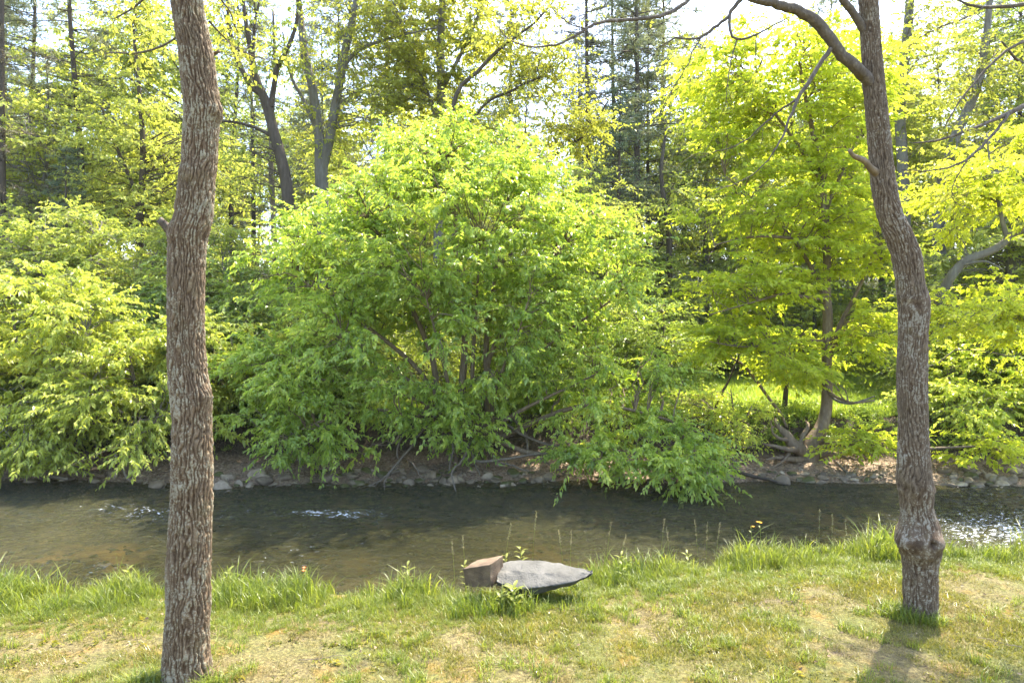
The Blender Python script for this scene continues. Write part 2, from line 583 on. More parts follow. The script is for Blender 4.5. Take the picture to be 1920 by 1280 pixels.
def bank_material():
    m, t = nmat('bank_soil')
    out = N(t, 'ShaderNodeOutputMaterial')
    geo = N(t, 'ShaderNodeNewGeometry')
    pos = geo.outputs['Position']
    n1 = noise(t, pos, 0.8, 4, 0.6)
    n3 = noise(t, pos, 14, 5, 0.7)
    sep = N(t, 'ShaderNodeSeparateXYZ')
    t.links.new(pos, sep.inputs[0])
    dry = ramp(t, n3.outputs['Fac'], [(0.3, (0.12, 0.08, 0.05)), (0.5, (0.25, 0.17, 0.11)), (0.7, (0.42, 0.32, 0.23))])
    dark = ramp(t, n3.outputs['Fac'], [(0.3, (0.03, 0.022, 0.014)), (0.7, (0.11, 0.08, 0.05))])
    f = mathn(t, 'MULTIPLY', mathn(t, 'ADD', sep.outputs[2], 0.42), 5.0, True)
    c = mixc(t, f, dry.outputs[0], dark.outputs[0])
    pb = N(t, 'ShaderNodeBsdfPrincipled')
    pb.inputs['Roughness'].default_value = 0.9
    t.links.new(c, pb.inputs['Base Color'])
    b = N(t, 'ShaderNodeBump')
    b.inputs['Strength'].default_value = 1.0
    b.inputs['Distance'].default_value = 0.06
    t.links.new(n3.outputs['Fac'], b.inputs['Height'])
    t.links.new(b.outputs[0], pb.inputs['Normal'])
    t.links.new(pb.outputs[0], out.inputs['Surface'])
    return m


def meadow_material(name, a, b_, c_):
    m, t = nmat(name)
    out = N(t, 'ShaderNodeOutputMaterial')
    geo = N(t, 'ShaderNodeNewGeometry')
    n1 = noise(t, geo.outputs['Position'], 0.5, 5, 0.6)
    n2 = noise(t, geo.outputs['Position'], 6, 5, 0.7)
    r = ramp(t, n2.outputs['Fac'], [(0.3, a), (0.5, b_), (0.7, c_)])
    c = mixc(t, mathn(t, 'MULTIPLY', n1.outputs['Fac'], 0.6), r.outputs[0], b_)
    pb = N(t, 'ShaderNodeBsdfPrincipled')
    pb.inputs['Roughness'].default_value = 0.95
    t.links.new(c, pb.inputs['Base Color'])
    t.links.new(pb.outputs[0], out.inputs['Surface'])
    return m


patch('lawn', lambda x: x * 0 - 80, edge, 70, lawn_material(), 0.35)
M_bed = bed_material()
M_bankm = bank_material()
_l = bpy.data.materials['lawn_soil']
patch('river_bank', edge, lambda x: edge(x) + 0.75, 12, _l)
patch('river_bed', lambda x: edge(x) + 0.75, shore, 60, M_bed)
patch('far_bank', shore, btop, 60, M_bankm)
patch('meadow', btop, lambda x: x * 0 + 36, 40, meadow_material('meadow_turf', (0.06, 0.08, 0.02), (0.12, 0.16, 0.035), (0.2, 0.22, 0.06)))
patch('hillside', lambda x: x * 0 + 36, lambda x: x * 0 + 420, 60, meadow_material('forest_floor', (0.03, 0.035, 0.015), (0.06, 0.065, 0.025), (0.1, 0.095, 0.045)), 1.6)


# ------------------------------------------------------------------ water
def water():
    m, t = nmat('river_water')
    out = N(t, 'ShaderNodeOutputMaterial')
    geo = N(t, 'ShaderNodeNewGeometry')
    mp = N(t, 'ShaderNodeMapping')
    mp.inputs['Scale'].default_value = (0.55, 1.0, 1.0)
    t.links.new(geo.outputs['Position'], mp.inputs['Vector'])
    n1 = noise(t, mp.outputs[0], 9.0, 3, 0.6, 0.6)
    n2 = noise(t, mp.outputs[0], 34.0, 3, 0.6, 0.3)
    n0 = noise(t, geo.outputs['Position'], 0.33, 2, 0.5)
    amp = mathn(t, 'ADD', mathn(t, 'MULTIPLY', mathn(t, 'SUBTRACT', n0.outputs['Fac'], 0.35), 2.2, True), 0.35)
    h = mathn(t, 'ADD', n1.outputs['Fac'], mathn(t, 'MULTIPLY', n2.outputs['Fac'], 0.42))
    h = mathn(t, 'MULTIPLY', h, amp)
    b = N(t, 'ShaderNodeBump')
    b.inputs['Strength'].default_value = 1.0
    b.inputs['Distance'].default_value = 0.5
    t.links.new(h, b.inputs['Height'])
    fr = N(t, 'ShaderNodeFresnel')
    fr.inputs['IOR'].default_value = 1.4
    t.links.new(b.outputs[0], fr.inputs['Normal'])
    gl = N(t, 'ShaderNodeBsdfGlossy')
    gl.inputs['Roughness'].default_value = 0.05
    t.links.new(b.outputs[0], gl.inputs['Normal'])
    tr = N(t, 'ShaderNodeBsdfTransparent')
    tr.inputs['Color'].default_value = (0.80, 0.75, 0.50, 1)
    df = N(t, 'ShaderNodeBsdfDiffuse')
    df.inputs['Color'].default_value = (0.11, 0.105, 0.042, 1)
    t.links.new(b.outputs[0], df.inputs['Normal'])
    m1 = N(t, 'ShaderNodeMixShader')
    m1.inputs[0].default_value = 0.40
    t.links.new(tr.outputs[0], m1.inputs[1])
    t.links.new(df.outputs[0], m1.inputs[2])
    m2 = N(t, 'ShaderNodeMixShader')
    t.links.new(fr.outputs[0], m2.inputs[0])
    t.links.new(m1.outputs[0], m2.inputs[1])
    g2 = N(t, 'ShaderNodeBsdfGlossy')
    g2.inputs['Roughness'].default_value = 0.22
    t.links.new(b.outputs[0], g2.inputs['Normal'])
    mg = N(t, 'ShaderNodeMixShader')
    mg.inputs[0].default_value = 0.35
    t.links.new(gl.outputs[0], mg.inputs[1])
    t.links.new(g2.outputs[0], mg.inputs[2])
    t.links.new(mg.outputs[0], m2.inputs[2])
    # white colour for riffle foam, plus painted glints scattered over the stream
    ra = N(t, 'ShaderNodeAttribute', attribute_name='riffle_glint')
    fn = noise(t, mp.outputs[0], 16.0, 5, 0.75, 0.8)
    ff = mathn(t, 'MULTIPLY', mathn(t, 'SUBTRACT', mathn(t, 'ADD', fn.outputs['Fac'], mathn(t, 'MULTIPLY', ra.outputs['Fac'], 0.17)), 0.722), 14.0, True)
    fo = N(t, 'ShaderNodeBsdfDiffuse')
    fo.inputs['Color'].default_value = (0.75, 0.78, 0.8, 1)
    m3 = N(t, 'ShaderNodeMixShader')
    t.links.new(ff, m3.inputs[0])
    t.links.new(m2.outputs[0], m3.inputs[1])
    t.links.new(fo.outputs[0], m3.inputs[2])
    t.links.new(m3.outputs[0], out.inputs['Surface'])
    n = 140
    xw = np.concatenate([-np.geomspace(14, 400, 20)[::-1], np.linspace(-14, 14, 521)[1:-1], np.geomspace(14, 400, 20)])
    tt = np.linspace(0, 1, n)[:, None]
    X = np.broadcast_to(xw[None], (n, len(xw)))
    Y = (edge(xw) + 0.2)[None] * (1 - tt) + (shore(xw) + 0.35)[None] * tt
    amp = 0.4 + 0.6 * smooth(vnoise(X * 0.3, Y * 0.5, seed=2) + 0.5)
    rif = 1.15 * np.exp(-((X + 3.4) / 1.2) ** 2 - ((Y - 13.6) / 0.35) ** 2) + 0.45 * np.exp(-((X + 8.6) / 1.6) ** 2 - ((Y - 13.9) / 0.7) ** 2) + 0.9 * np.exp(-((X - 3.9) / 1.0) ** 2 - ((Y - 14.9) / 0.35) ** 2) + 1.2 * np.exp(-((X - 9.3) / 2.6) ** 2 - ((Y - 12.3) / 1.6) ** 2) + 0.7 * np.exp(-((X + 6.5) / 1.8) ** 2 - ((Y - 13.5) / 1.2) ** 2) + 0.5 * np.exp(-((X + 3.6) / 1.2) ** 2 - ((Y - 11.0) / 1.8) ** 2)  # riffle patches, some spread wide for the painted glints
    amp = amp + rif
    wv = 0.55 * fbm(X * 2.2 + Y * 0.4, Y * 4.2, seed=21, oct=2) + 0.75 * fbm(X * 5.5 + Y, Y * 9.5, seed=23, oct=2)
    Z = WATER + 0.03 * amp * wv * (np.abs(X) < 13.5)
    idx = np.arange(n * len(xw)).reshape(n, len(xw))
    q = np.stack([idx[:-1, :-1], idx[:-1, 1:], idx[1:, 1:], idx[1:, :-1]], -1).reshape(-1, 4)
    mb = MB()
    mb.add(np.stack([X, Y, Z], -1).reshape(-1, 3), quads=q)
    link('river_water', mb.mesh('river_water', m, True, {'riffle_glint': rif.ravel()}), kind='structure')


water()


# ------------------------------------------------------------------ foreground trunks with real bark
def worley(u, v, perx, seed):
    iu, iv = np.floor(u), np.floor(v)
    f1 = np.full(u.shape, 9.0)
    f2 = np.full(u.shape, 9.0)
    for du in (-1, 0, 1):
        for dv in (-1, 0, 1):
            cu, cv = iu + du, iv + dv
            pu = cu + 0.15 + 0.7 * hash3(np.mod(cu, perx), cv, cv * 0, seed)
            pv = cv + 0.1 + 0.8 * hash3(np.mod(cu, perx), cv, cv * 0 + 1, seed)
            d = np.sqrt((u - pu) ** 2 + (v - pv) ** 2)
            f2 = np.where(d < f1, f1, np.minimum(f2, d))
            f1 = np.minimum(f1, d)
    return f1, f2


def interp_curve(pts, s):
    """smooth interpolation (Catmull-Rom) of rows of pts at arc parameter s in 0..n-1"""
    pts = np.asarray(pts, float)
    n = len(pts)
    i = np.clip(np.floor(s).astype(int), 0, n - 2)
    f = (s - i)[:, None]
    p0, p1, p2, p3 = pts[np.maximum(i - 1, 0)], pts[i], pts[i + 1], pts[np.minimum(i + 2, n - 1)]
    return 0.5 * (2 * p1 + (p2 - p0) * f + (2 * p0 - 5 * p1 + 4 * p2 - p3) * f ** 2 + (3 * p1 - p0 - 3 * p2 + p3) * f ** 3)


def resample(rows, n):
    """rows (K, >=3): resample evenly along length"""
    rows = np.asarray(rows, float)
    s = np.linspace(0, len(rows) - 1, 60 * len(rows))
    c = interp_curve(rows, s)
    L = np.concatenate([[0], np.cumsum(np.linalg.norm(np.diff(c[:, :3], axis=0), axis=1))])
    t = np.linspace(0, L[-1], n)
    return np.stack([np.interp(t, L, c[:, k]) for k in range(rows.shape[1])], 1), L[-1]


def bark_trunk(rows, nu, nv, cells, cell_h, depth, seed, burl=None, swirl=0.0, flare=None):
    """rows: (x, y, z, radius) from the ground up. returns MB + ridge attribute"""
    c, L = resample(rows, nv)
    th = np.arange(nu) / nu * 2 * math.pi
    TH, V = np.meshgrid(th, np.linspace(0, L, nv))
    rad = c[:, 3][:, None] * np.ones_like(TH)
    zc = c[:, 2][:, None] * np.ones_like(TH)
    U = TH / (2 * math.pi) * cells
    perx = cells
    warp = vnoise(TH / (2 * math.pi) * 8, V * 3.0, seed=seed, perx=8) * 1.0 + vnoise(TH / (2 * math.pi) * 18, V * 8, seed=seed + 3, perx=18) * 0.5
    sw = 0
    if burl is not None:
        sw = sum(np.exp(-((zc - z0) / h) ** 2) for (z0, h, a) in burl)
        warp = warp + sw * 1.6 * vnoise(TH / (2 * math.pi) * 6, V * 7, seed=seed + 9, perx=6)
    u2 = U + warp + swirl * V
    ph = u2 + 0.24 * vnoise(TH / (2 * math.pi) * cells * 2, V * 30, seed=seed + 33, perx=cells * 2) + 0.6 * vnoise(TH / (2 * math.pi) * cells, V * 12, seed=seed + 35, perx=cells)
    sid = np.mod(np.floor(ph), perx)
    ridge = np.clip(1.8 * np.abs(np.sin(math.pi * ph)) - 0.42, 0, 1)
    vv = V / cell_h + 3.7 * hash3(sid, sid * 0, sid * 0, seed) + 0.3 * vnoise(TH / (2 * math.pi) * cells, V * 18, seed=seed + 5, perx=cells)
    fr_ = vv - np.floor(vv)
    on = hash3(sid, np.floor(vv), sid * 0 + 3, seed)
    crack = np.clip(1 - np.minimum(fr_, 1 - fr_) / 0.11, 0, 1) * np.clip(on * 2 - 0.5, 0, 1)
    ridge = ridge * (1 - 0.75 * crack) * (0.65 + 0.35 * on)
    net = np.clip(1.3 - 2.4 * np.abs(vnoise(U * 1.0 + 0.5 * warp, V / cell_h * 0.7, seed=seed + 41, perx=perx)) - 0.6 * np.abs(vnoise(U * 2, V * 45, seed=seed + 43, perx=perx * 2)), 0, 1)
    swc = np.clip(sw, 0, 1)
    ridge = ridge * (1 - 0.18 - 0.6 * swc) + net * (0.18 + 0.6 * swc)
    ridge = ridge + 0.22 * vnoise(U * 3, V * 60, seed=seed + 45, perx=perx * 3)
    ridge = np.clip(ridge, 0, 1)
    fine = vnoise(TH / (2 * math.pi) * cells * 3, V * 70, seed=seed + 11, perx=cells * 3) * 0.5 + vnoise(TH / (2 * math.pi) * cells * 5, V * 140, seed=seed + 13, perx=cells * 5) * 0.3
    lump = vnoise(TH / (2 * math.pi) * 5, V * 2.6, seed=seed + 15, perx=5)
    r = rad * (1 + 0.035 * lump) + depth * (ridge - 0.6) * (1 - 0.35 * np.clip(sw, 0, 1)) + depth * 0.22 * fine
    r = r + depth * 0.5 * np.clip(sw, 0, 1) * vnoise(TH / (2 * math.pi) * 12, V * 16, seed=seed + 19, perx=12)
    if flare:
        k = np.exp(-(zc - c[0, 2]) / flare[0])
        r = r * (1 + flare[1] * k * (0.6 + 0.8 * np.abs(np.sin(TH * 2.5 + 0.7))))
    ridge_c = np.clip(ridge + 0.15 * fine, 0, 1)
    return c, TH, V, r, ridge_c


def trunk_mesh(name, c, TH, r, ridge, mat, knots=()):
    ax = c[:, :3]
    X = ax[:, 0][:, None] + np.cos(TH) * r
    Y = ax[:, 1][:, None] + np.sin(TH) * r
    Z = ax[:, 2][:, None] + 0 * r
    nv, nu = TH.shape
    idx = np.arange(nv * nu).reshape(nv, nu)
    q = np.stack([idx[:-1], np.roll(idx[:-1], -1, 1), np.roll(idx[1:], -1, 1), idx[1:]], -1).reshape(-1, 4)
    mb = MB()
    mb.add(np.stack([X, Y, Z], -1).reshape(-1, 3), quads=q)
    return mb.mesh(name, mat, True, {'ridge': ridge.ravel()})


M_trunkA = trunk_mat('furrowed_bark', (0.016, 0.010, 0.005), (0.165, 0.122, 0.08), (0.29, 0.26, 0.185), (0.15, 0.12, 0.05), 0.8)
M_trunkB = trunk_mat('grey_furrowed_bark', (0.015, 0.011, 0.007), (0.15, 0.116, 0.082), (0.28, 0.25, 0.195), (0.14, 0.11, 0.05), 0.65)


def rows_px(tab, d, dz=0.0):
    out = []
    for (y, c, w) in tab:
        p = P(c, y, d)
        out.append((p[0], p[1], p[2], 0.5 * w / F * d * 0.94))
    return out


def add_branch(mb, rows, d=None, sides=7, jit=0.0, n=14, fl=False):
    """rows of (px, py, width px[, depth])"""
    rr = []
    for r_ in rows:
        dd = r_[3] if len(r_) > 3 else d
        p = P(r_[0], r_[1], dd)
        rr.append((*p, 0.5 * r_[2] / F * dd))
    c, L = resample(rr, n)
    if jit:
        c[1:, :3] += rng.normal(0, jit, (n - 1, 3))
    tubes(mb, c[:, :3], c[:, 3], sides, cap=True)
    return c


def twig_fill(mb, c, k, length, r0, sides=4, up=0.0, sub=True):
    """bare side twigs off a branch polyline c (n,4)"""
    n = len(c)
    i = rng.integers(max(1, n // 4), n, k)
    base = c[i, :3]
    tan = unit(c[np.minimum(i + 1, n - 1), :3] - c[np.maximum(i - 1, 0), :3])
    d = unit(tan * 0.7 + rng.normal(0, 0.55, (k, 3)) + np.array([0, 0, up]))
    L = length * rng.uniform(0.5, 1.2, (k, 1, 1))
    t = np.linspace(0, 1, 5)[None, :, None]
    bend = rng.normal(0, 0.28, (k, 1, 3))
    pts = base[:, None] + d[:, None] * t * L + bend * (t ** 2) * L
    tubes(mb, pts, r0 * (1 - 0.75 * t[0, :, 0])[None] * np.ones((k, 1)), sides)
    return pts


def foliage_sprays(mb, start, end, nl, L, W, droop=0.25, flat=0.7, tintc=0.5, tvar=0.18, t0=0.25, sag=0.12, kite_fold=0.25, keep=False):
    """leafy twigs: start/end (N,3). leaves alternate on both sides of the twig. returns twig polylines"""
    Nn = len(start)
    ax = end - start
    ln = np.linalg.norm(ax, axis=1, keepdims=True)
    t = t0 + (1 - t0) * (np.arange(nl) + rng.uniform(0, 1, (Nn, nl))) / nl
    sagv = np.array([0, 0, -1.0]) * ln * sag
    pos = start[:, None] + ax[:, None] * t[..., None] + sagv[:, None] * (t[..., None] ** 2)
    fwd = unit(ax + sagv * 1.6)[:, None]
    up = unit(np.array([0, 0, 1.0]) * flat + rng.normal(0, 0.35, (Nn, 1, 3)))
    side = unit(np.cross(fwd, up + 1e-4))
    sgn = np.where((np.arange(nl) % 2)[None, :, None] > 0, 1.0, -1.0)
    ang = rng.uniform(0.25, 1.1, (Nn, nl, 1))
    d = side * sgn * np.sin(ang) + fwd * np.cos(ang) + rng.normal(0, 0.38, (Nn, nl, 3)) + np.array([0, 0, -droop])
    nrm = up + rng.normal(0, 0.6, (Nn, nl, 3))
    l_ = L * rng.uniform(0.45, 1.3, (Nn, nl)) * rng.uniform(0.8, 1.15, (Nn, 1))
    tv = np.clip(tintc + rng.normal(0, tvar * 0.7, (Nn, 1)) + rng.normal(0, tvar, (Nn, nl)), 0, 1)
    leaves(mb, pos.reshape(-1, 3), d.reshape(-1, 3), nrm.reshape(-1, 3), l_.ravel(), (l_ * W / L).ravel(), tv.ravel(), kite_fold, 0.1)
    tt = np.linspace(0, 1, 3)[None, :, None]
    return start[:, None] + ax[:, None] * tt + sagv[:, None] * tt ** 2


# ---- a general tree: limbs given, crown volumes given; branches grow to clusters, leafy twigs to cluster points
def grow(limbs, vols, n_cl, tw, nl, L, W, leafm, barkm, spread=(0.6, 0.35), br=0.022, droop=0.25, sag=0.12, shell=0.5, tintc=0.5,
         outward=0.5, flat=0.7, limb_sides=8, t0=0.2, br_w=1.0, low_pen=0.6, tw_r=0.006, kink=0.06, zmin=None, floor=None):
    """limbs: list of (n,4) arrays. vols: (cx,cy,cz,rx,ry,rz,weight)"""
    mb_b, mb_l = MB(), MB()
    for c in limbs:
        tubes(mb_b, c[:, :3], c[:, 3], limb_sides, cap=True)
    LP = np.concatenate([c[len(c) // 6:] for c in limbs])
    w = np.array([v[6] for v in vols], float)
    pick = rng.choice(len(vols), n_cl, p=w / w.sum())
    v = np.array([q[:6] for q in vols])[pick]
    dr = unit(rng.normal(0, 1, (n_cl, 3)))
    rr = (shell + (1 - shell) * rng.uniform(0, 1, (n_cl, 1)) ** 0.6)
    ctr = v[:, :3] + dr * v[:, 3:6] * rr
    mid = v[:, :3]
    if zmin is not None:
        ctr[:, 2] = np.maximum(ctr[:, 2], zmin + rng.uniform(0, 0.5, n_cl))
    # nearest limb point, preferring points below the cluster
    d = np.linalg.norm(ctr[:, None] - LP[None, :, :3], axis=2) + low_pen * np.maximum(0, LP[None, :, 2] - ctr[:, None, 2] + 0.3 * 0) + 0.25 * np.maximum(0, 0.015 - LP[None, :, 3]) * 100
    j = d.argmin(1)
    st = LP[j, :3]
    ax = ctr - st
    ln = np.linalg.norm(ax, axis=1, keepdims=True)
    t = np.linspace(0, 1, 7)[None, :, None]
    lift = np.array([0, 0, 1.0]) * ln[:, None] * 0.22
    kk = rng.normal(0, kink, (n_cl, 7, 3)) * ln[:, None] * (np.sin(np.pi * t) + 0.2 * t)
    bp = st[:, None] + ax[:, None] * t + lift * np.sin(np.pi * t) * 0.6 + kk * (t > 0)
    rb = np.minimum(LP[j, 3][:, None] * 0.7, (br * np.sqrt(ln) * br_w)) * (1 - 0.78 * t[0, :, 0][None])
    tubes(mb_b, bp, rb, 5)
    # twigs
    nt = n_cl * tw
    ci = np.repeat(np.arange(n_cl), tw)
    ts = rng.uniform(0.45, 1.0, nt) * 6
    i0 = np.minimum(ts.astype(int), 5)
    f = (ts - i0)[:, None]
    s = bp[ci, i0] * (1 - f) + bp[ci, i0 + 1] * f
    off = rng.normal(0, 1, (nt, 3)) * np.array([spread[0], spread[0], spread[1]])
    od = unit(ctr - mid)[ci] * outward * spread[0]
    e = ctr[ci] * 0.65 + s * 0.35 + off + od
    if floor is not None:
        e[:, 2] = np.maximum(e[:, 2], floor)
    tp = foliage_sprays(mb_l, s, e, nl, L, W, droop, flat, tintc, 0.17, t0, sag)
    tubes(mb_b, tp[:, ::2], tw_r * np.array([1.0, 0.4])[None] * np.ones((nt, 1)), 3)
    return mb_b, mb_l


def tree_obj(name, label, cat, loc, mb_b, mb_l, barkm, leafm, group=None, bname='trunk', lname='crown'):
    root = link(name, None, None, None, label, cat, group, loc)
    off = -np.asarray(loc, float)
    for mbx in (mb_b, mb_l):
        mbx.V = [x + off for x in mbx.V]
    if mb_b.V:
        link(bname, mb_b.mesh(name + '_' + bname, barkm, True), root)
    if mb_l.V:
        link(lname, mb_l.mesh(name + '_' + lname, leafm), root, 'stuff')
    return root


def vol(px, py, rx, ry, d, rd, w=1.0):
    p = P(px, py, d)
    return (p[0], p[1], p[2], rx / F * d, rd, ry / F * d, w)


def limb(rows, d=None, n=16):
    rr = []
    for r_ in rows:
        dd = r_[3] if len(r_) > 3 else d
        p = P(r_[0], r_[1], dd)
        rr.append((*p, 0.5 * r_[2] / F * dd))
    return resample(rr, n)[0]


# ---- left foreground tree
A = [(1290, 351, 108), (1268, 351, 92), (1245, 351, 88), (1200, 351, 84), (1150, 352, 82), (1050, 354.5, 81), (950, 358.5, 79), (850, 360, 76), (800, 360, 73), (750, 358.5, 75), (720, 355, 73), (650, 349.5, 68),
     (550, 348, 67), (470, 350, 70), (440, 353, 74), (400, 363, 70), (330, 369.5, 67), (300, 374, 64), (235, 377, 66), (205, 379, 68), (150, 373, 65), (100, 368, 63), (50, 358, 61), (0, 350, 59), (-120, 338, 57), (-300, 345, 52), (-520, 350, 45), (-800, 335, 30)]
rA = rows_px(A, 5.8)
rA[0] = (rA[0][0], rA[0][1], -0.12, rA[0][3])
c, TH, V, r, ridge = bark_trunk(rA, 192, 600, 32, 0.11, 0.022, 31, flare=(0.16, 0.12))
# bulges seen on the silhouette: right side at 205-215, right at 740, left at 430
for (py, px_side, amp, hh) in ((212, 0.0, 0.025, 0.07), (738, -0.4, 0.035, 0.10), (428, math.pi, 0.03, 0.07), (330, -1.2, 0.02, 0.12)):
    z0 = P(350, py, 5.8)[2]
    dth = np.angle(np.exp(1j * (TH - px_side)))
    r = r + amp * np.exp(-((c[:, 2][:, None] - z0) / hh) ** 2 - (dth / 0.6) ** 2)
rootA = link('foreground_tree', None, None, None, 'tall furrowed brown trunk with lichen patches standing left on the lawn', 'tree', 'two trees on the near lawn', tuple(rA[0][:3]))
rootA.location.z = 0
bpy.context.view_layer.update()


def put(mesh, name, root, kind=None, label=None):
    o = link(name, mesh, root, kind, label)
    o.matrix_parent_inverse = Matrix.Translation(-root.location)
    return o


put(trunk_mesh('left_trunk', c, TH, r, ridge, M_trunkA), 'trunk', rootA)
mb = MB()
add_branch(mb, [(332, 446, 22, 5.95), (322, 436, 20, 5.9), (312, 425, 16, 5.86), (304, 417, 14, 5.84), (298, 411, 13, 5.83)], n=8, sides=9)
put(mb.mesh('left_stub', M_limb, True), 'branch_stub', rootA, label='broken grey stub on the left of the trunk')
mb = MB()
add_branch(mb, [(395, 104, 8, 5.95), (404, 100, 6, 5.9), (411, 96, 5, 5.86)], n=6, sides=7)
put(mb.mesh('right_stub', M_bark_brown, True), 'branch_stub', rootA, label='short orange brown snag near the top of the trunk')

# high crown of the left tree (mostly above the picture) with low leafy twigs at its left
limbsA = [limb([(345, -100, 40, 6.0), (300, -330, 24, 6.4), (180, -600, 14, 7.0)]),
          limb([(345, -200, 38, 6.0), (460, -480, 22, 5.6), (620, -760, 12, 5.0)]),
          limb([(347, -420, 34, 6.0), (330, -700, 22, 6.6), (300, -1000, 10, 7.6)]),
          limb([(345, -330, 24, 6.0), (250, -560, 16, 5.2), (120, -760, 8, 4.4)])]
volsA = [(-3.4, 6.2, 9.3, 2.6, 2.0, 1.6, 1), (-1.6, 5.4, 9.6, 1.8, 1.8, 1.3, 1)]
b_, l_ = grow(limbsA, volsA, 60, 14, 10, 0.09, 0.05, None, None, spread=(0.5, 0.3), tw_r=0.004)
low = MB()
lowc = []
for pts in ([(340, 58, 5, 6.0), (325, 75, 4, 6.1), (290, 92, 4, 6.3), (250, 100, 3, 6.6), (205, 98, 2.2, 6.9)],
            [(392, 40, 4, 6.0), (420, 70, 3, 6.2), (450, 95, 2.5, 6.3), (500, 112, 1.6, 6.5)],
            [(335, -60, 7, 6.0), (290, -20, 5, 6.2), (250, 15, 4, 6.5), (215, 35, 2, 6.8)],
            [(395, -40, 6, 6.0), (415, 0, 4, 6.1), (430, 20, 3, 6.2), (445, 60, 2, 6.3)]):
    lowc.append(add_branch(b_, pts, sides=5, n=12))
for cpt in lowc:
    k = 26
    i = rng.integers(3, len(cpt), k)
    s = cpt[i, :3]
    e = s + rng.normal(0, 1, (k, 3)) * np.array([0.16, 0.16, 0.10]) + np.array([-0.02, 0, -0.02])
    tp = foliage_sprays(l_, s, e, 5, 0.055, 0.034, 0.3, 0.5, 0.8, 0.15, 0.3)
    tubes(b_, tp, np.array([0.003, 0.002, 0.0015])[None] * np.ones((k, 1)), 3)
put(b_.mesh('left_tree_branches', M_limb, True), 'branches', rootA)
put(l_.mesh('left_tree_crown', M_yellow), 'crown', rootA, 'stuff')

# ---- right foreground tree
B = [(1158, 1727, 74), (1140, 1726, 63), (1100, 1725, 62), (1060, 1725, 64), (1045, 1725, 70), (1030, 1725, 78), (1005, 1722, 85), (980, 1723, 71), (955, 1719, 60), (935, 1718, 62), (915, 1717, 68), (890, 1714, 64), (850, 1713, 57), (800, 1712.5, 53),
     (740, 1710, 55), (700, 1710, 55), (650, 1711, 53), (600, 1713, 54), (565, 1713, 56), (530, 1706.5, 51), (500, 1703, 53), (470, 1697, 54), (430, 1680.5, 51), (400, 1668, 47), (350, 1657, 45), (300, 1652, 42), (200, 1642.5, 40), (150, 1638, 40), (100, 1634.5, 37),
     (0, 1628.5, 35), (-150, 1622, 32), (-330, 1628, 27), (-560, 1615, 18)]
dB = 7.15
rB = rows_px(B, dB)
rB[0] = (rB[0][0], rB[0][1], -0.12, rB[0][3])
zb = P(1722, 1008, dB)[2]
zb2 = P(1722, 915, dB)[2]
zb3 = P(1713, 570, dB)[2]
c, TH, V, r, ridge = bark_trunk(rB, 168, 560, 28, 0.08, 0.015, 57, burl=[(zb, 0.16, 1), (zb2, 0.09, 1), (zb3, 0.06, 1)], flare=(0.12, 0.08))
front = -math.pi / 2 - 0.25
zc = c[:, 2][:, None] + 0 * TH
for (px, py, amp, hh, ww) in ((1722, 1012, 0.05, 0.11, 0.8), (1695, 1020, 0.03, 0.07, 0.4), (1752, 1008, 0.03, 0.08, 0.4), (1706, 1001, -0.05, 0.018, 0.09), (1742, 1007, -0.06, 0.024, 0.12), (1700, 560, 0.012, 0.03, 0.5), (1728, 1035, 0.02, 0.03, 0.5)):
    z0 = P(px, py, dB)[2]
    rad_ = np.interp(z0, c[:, 2], c[:, 3])
    cx_ = np.interp(z0, c[:, 2], c[:, 0])
    xx = np.clip((P(px, py, dB)[0] - cx_) / rad_, -0.97, 0.97)
    th0 = -math.pi / 2 - 0.5 + math.asin(xx)   # the side that faces the camera
    dth = np.angle(np.exp(1j * (TH - th0)))
    r = r + amp * np.exp(-((zc - z0) / hh) ** 2 - (dth / ww) ** 2)
rootB = link('foreground_tree', None, None, None, 'curving grey trunk with a big knotted burl near its base on the right', 'tree', 'two trees on the near lawn', (rB[0][0], rB[0][1], 0))
put(trunk_mesh('right_trunk', c, TH, r, ridge, M_trunkB), 'trunk', rootB)
mb = MB()
L1 = add_branch(mb, [(1645, 175, 20, 7.15), (1622, 145, 23, 7.1), (1606, 128, 22, 7.0), (1575, 100, 21, 6.95), (1555, 70, 21, 6.9), (1530, 40, 21, 6.85), (1500, 22, 19, 6.8), (1465, 10, 17, 6.75), (1430, 2, 15, 6.7), (1400, -6, 13, 6.7), (1350, -30, 11, 6.6), (1280, -90, 8, 6.5)], sides=12, n=48, jit=0.004)
add_branch(mb, [(1622, 60, 16, 7.15), (1606, 34, 14, 7.1), (1592, 14, 13, 7.05), (1574, -8, 12, 7.0), (1520, -90, 10, 6.9), (1440, -220, 6, 6.8)], sides=10, n=24)
put(mb.mesh('arching_limb', M_limb, True), 'limb', rootB, label='grey limb arching up to the left')
mb = MB()
add_branch(mb, [(1652, 330, 17, 7.15), (1633, 316, 13, 7.05), (1622, 302, 11, 7.0), (1608, 296, 10, 6.97), (1600, 292, 8, 6.95), (1592, 281, 7, 6.93)], sides=9, n=14)
put(mb.mesh('right_tree_stub', M_bark_brown, True), 'branch_stub', rootB, label='short broken brown stub halfway up on the left')
mb = MB()
fine = []
fine.append(add_branch(mb, [(1557, 92, 9, 6.9), (1535, 125, 8, 6.85), (1520, 150, 8, 6.8), (1497, 183, 7, 6.75), (1484, 215, 5.5, 6.7), (1470, 248, 4.5, 6.65), (1460, 270, 3.5, 6.6), (1440, 300, 2.4, 6.6), (1400, 335, 1.8, 6.6), (1335, 360, 1.2, 6.6)], sides=7, n=30, jit=0.004))
fine.append(add_branch(mb, [(1496, 184, 5, 6.75), (1460, 208, 4, 6.8), (1425, 240, 3, 6.85), (1390, 268, 2.4, 6.9), (1340, 285, 1.8, 6.9), (1300, 290, 1.2, 6.9)], sides=5, n=24, jit=0.005))
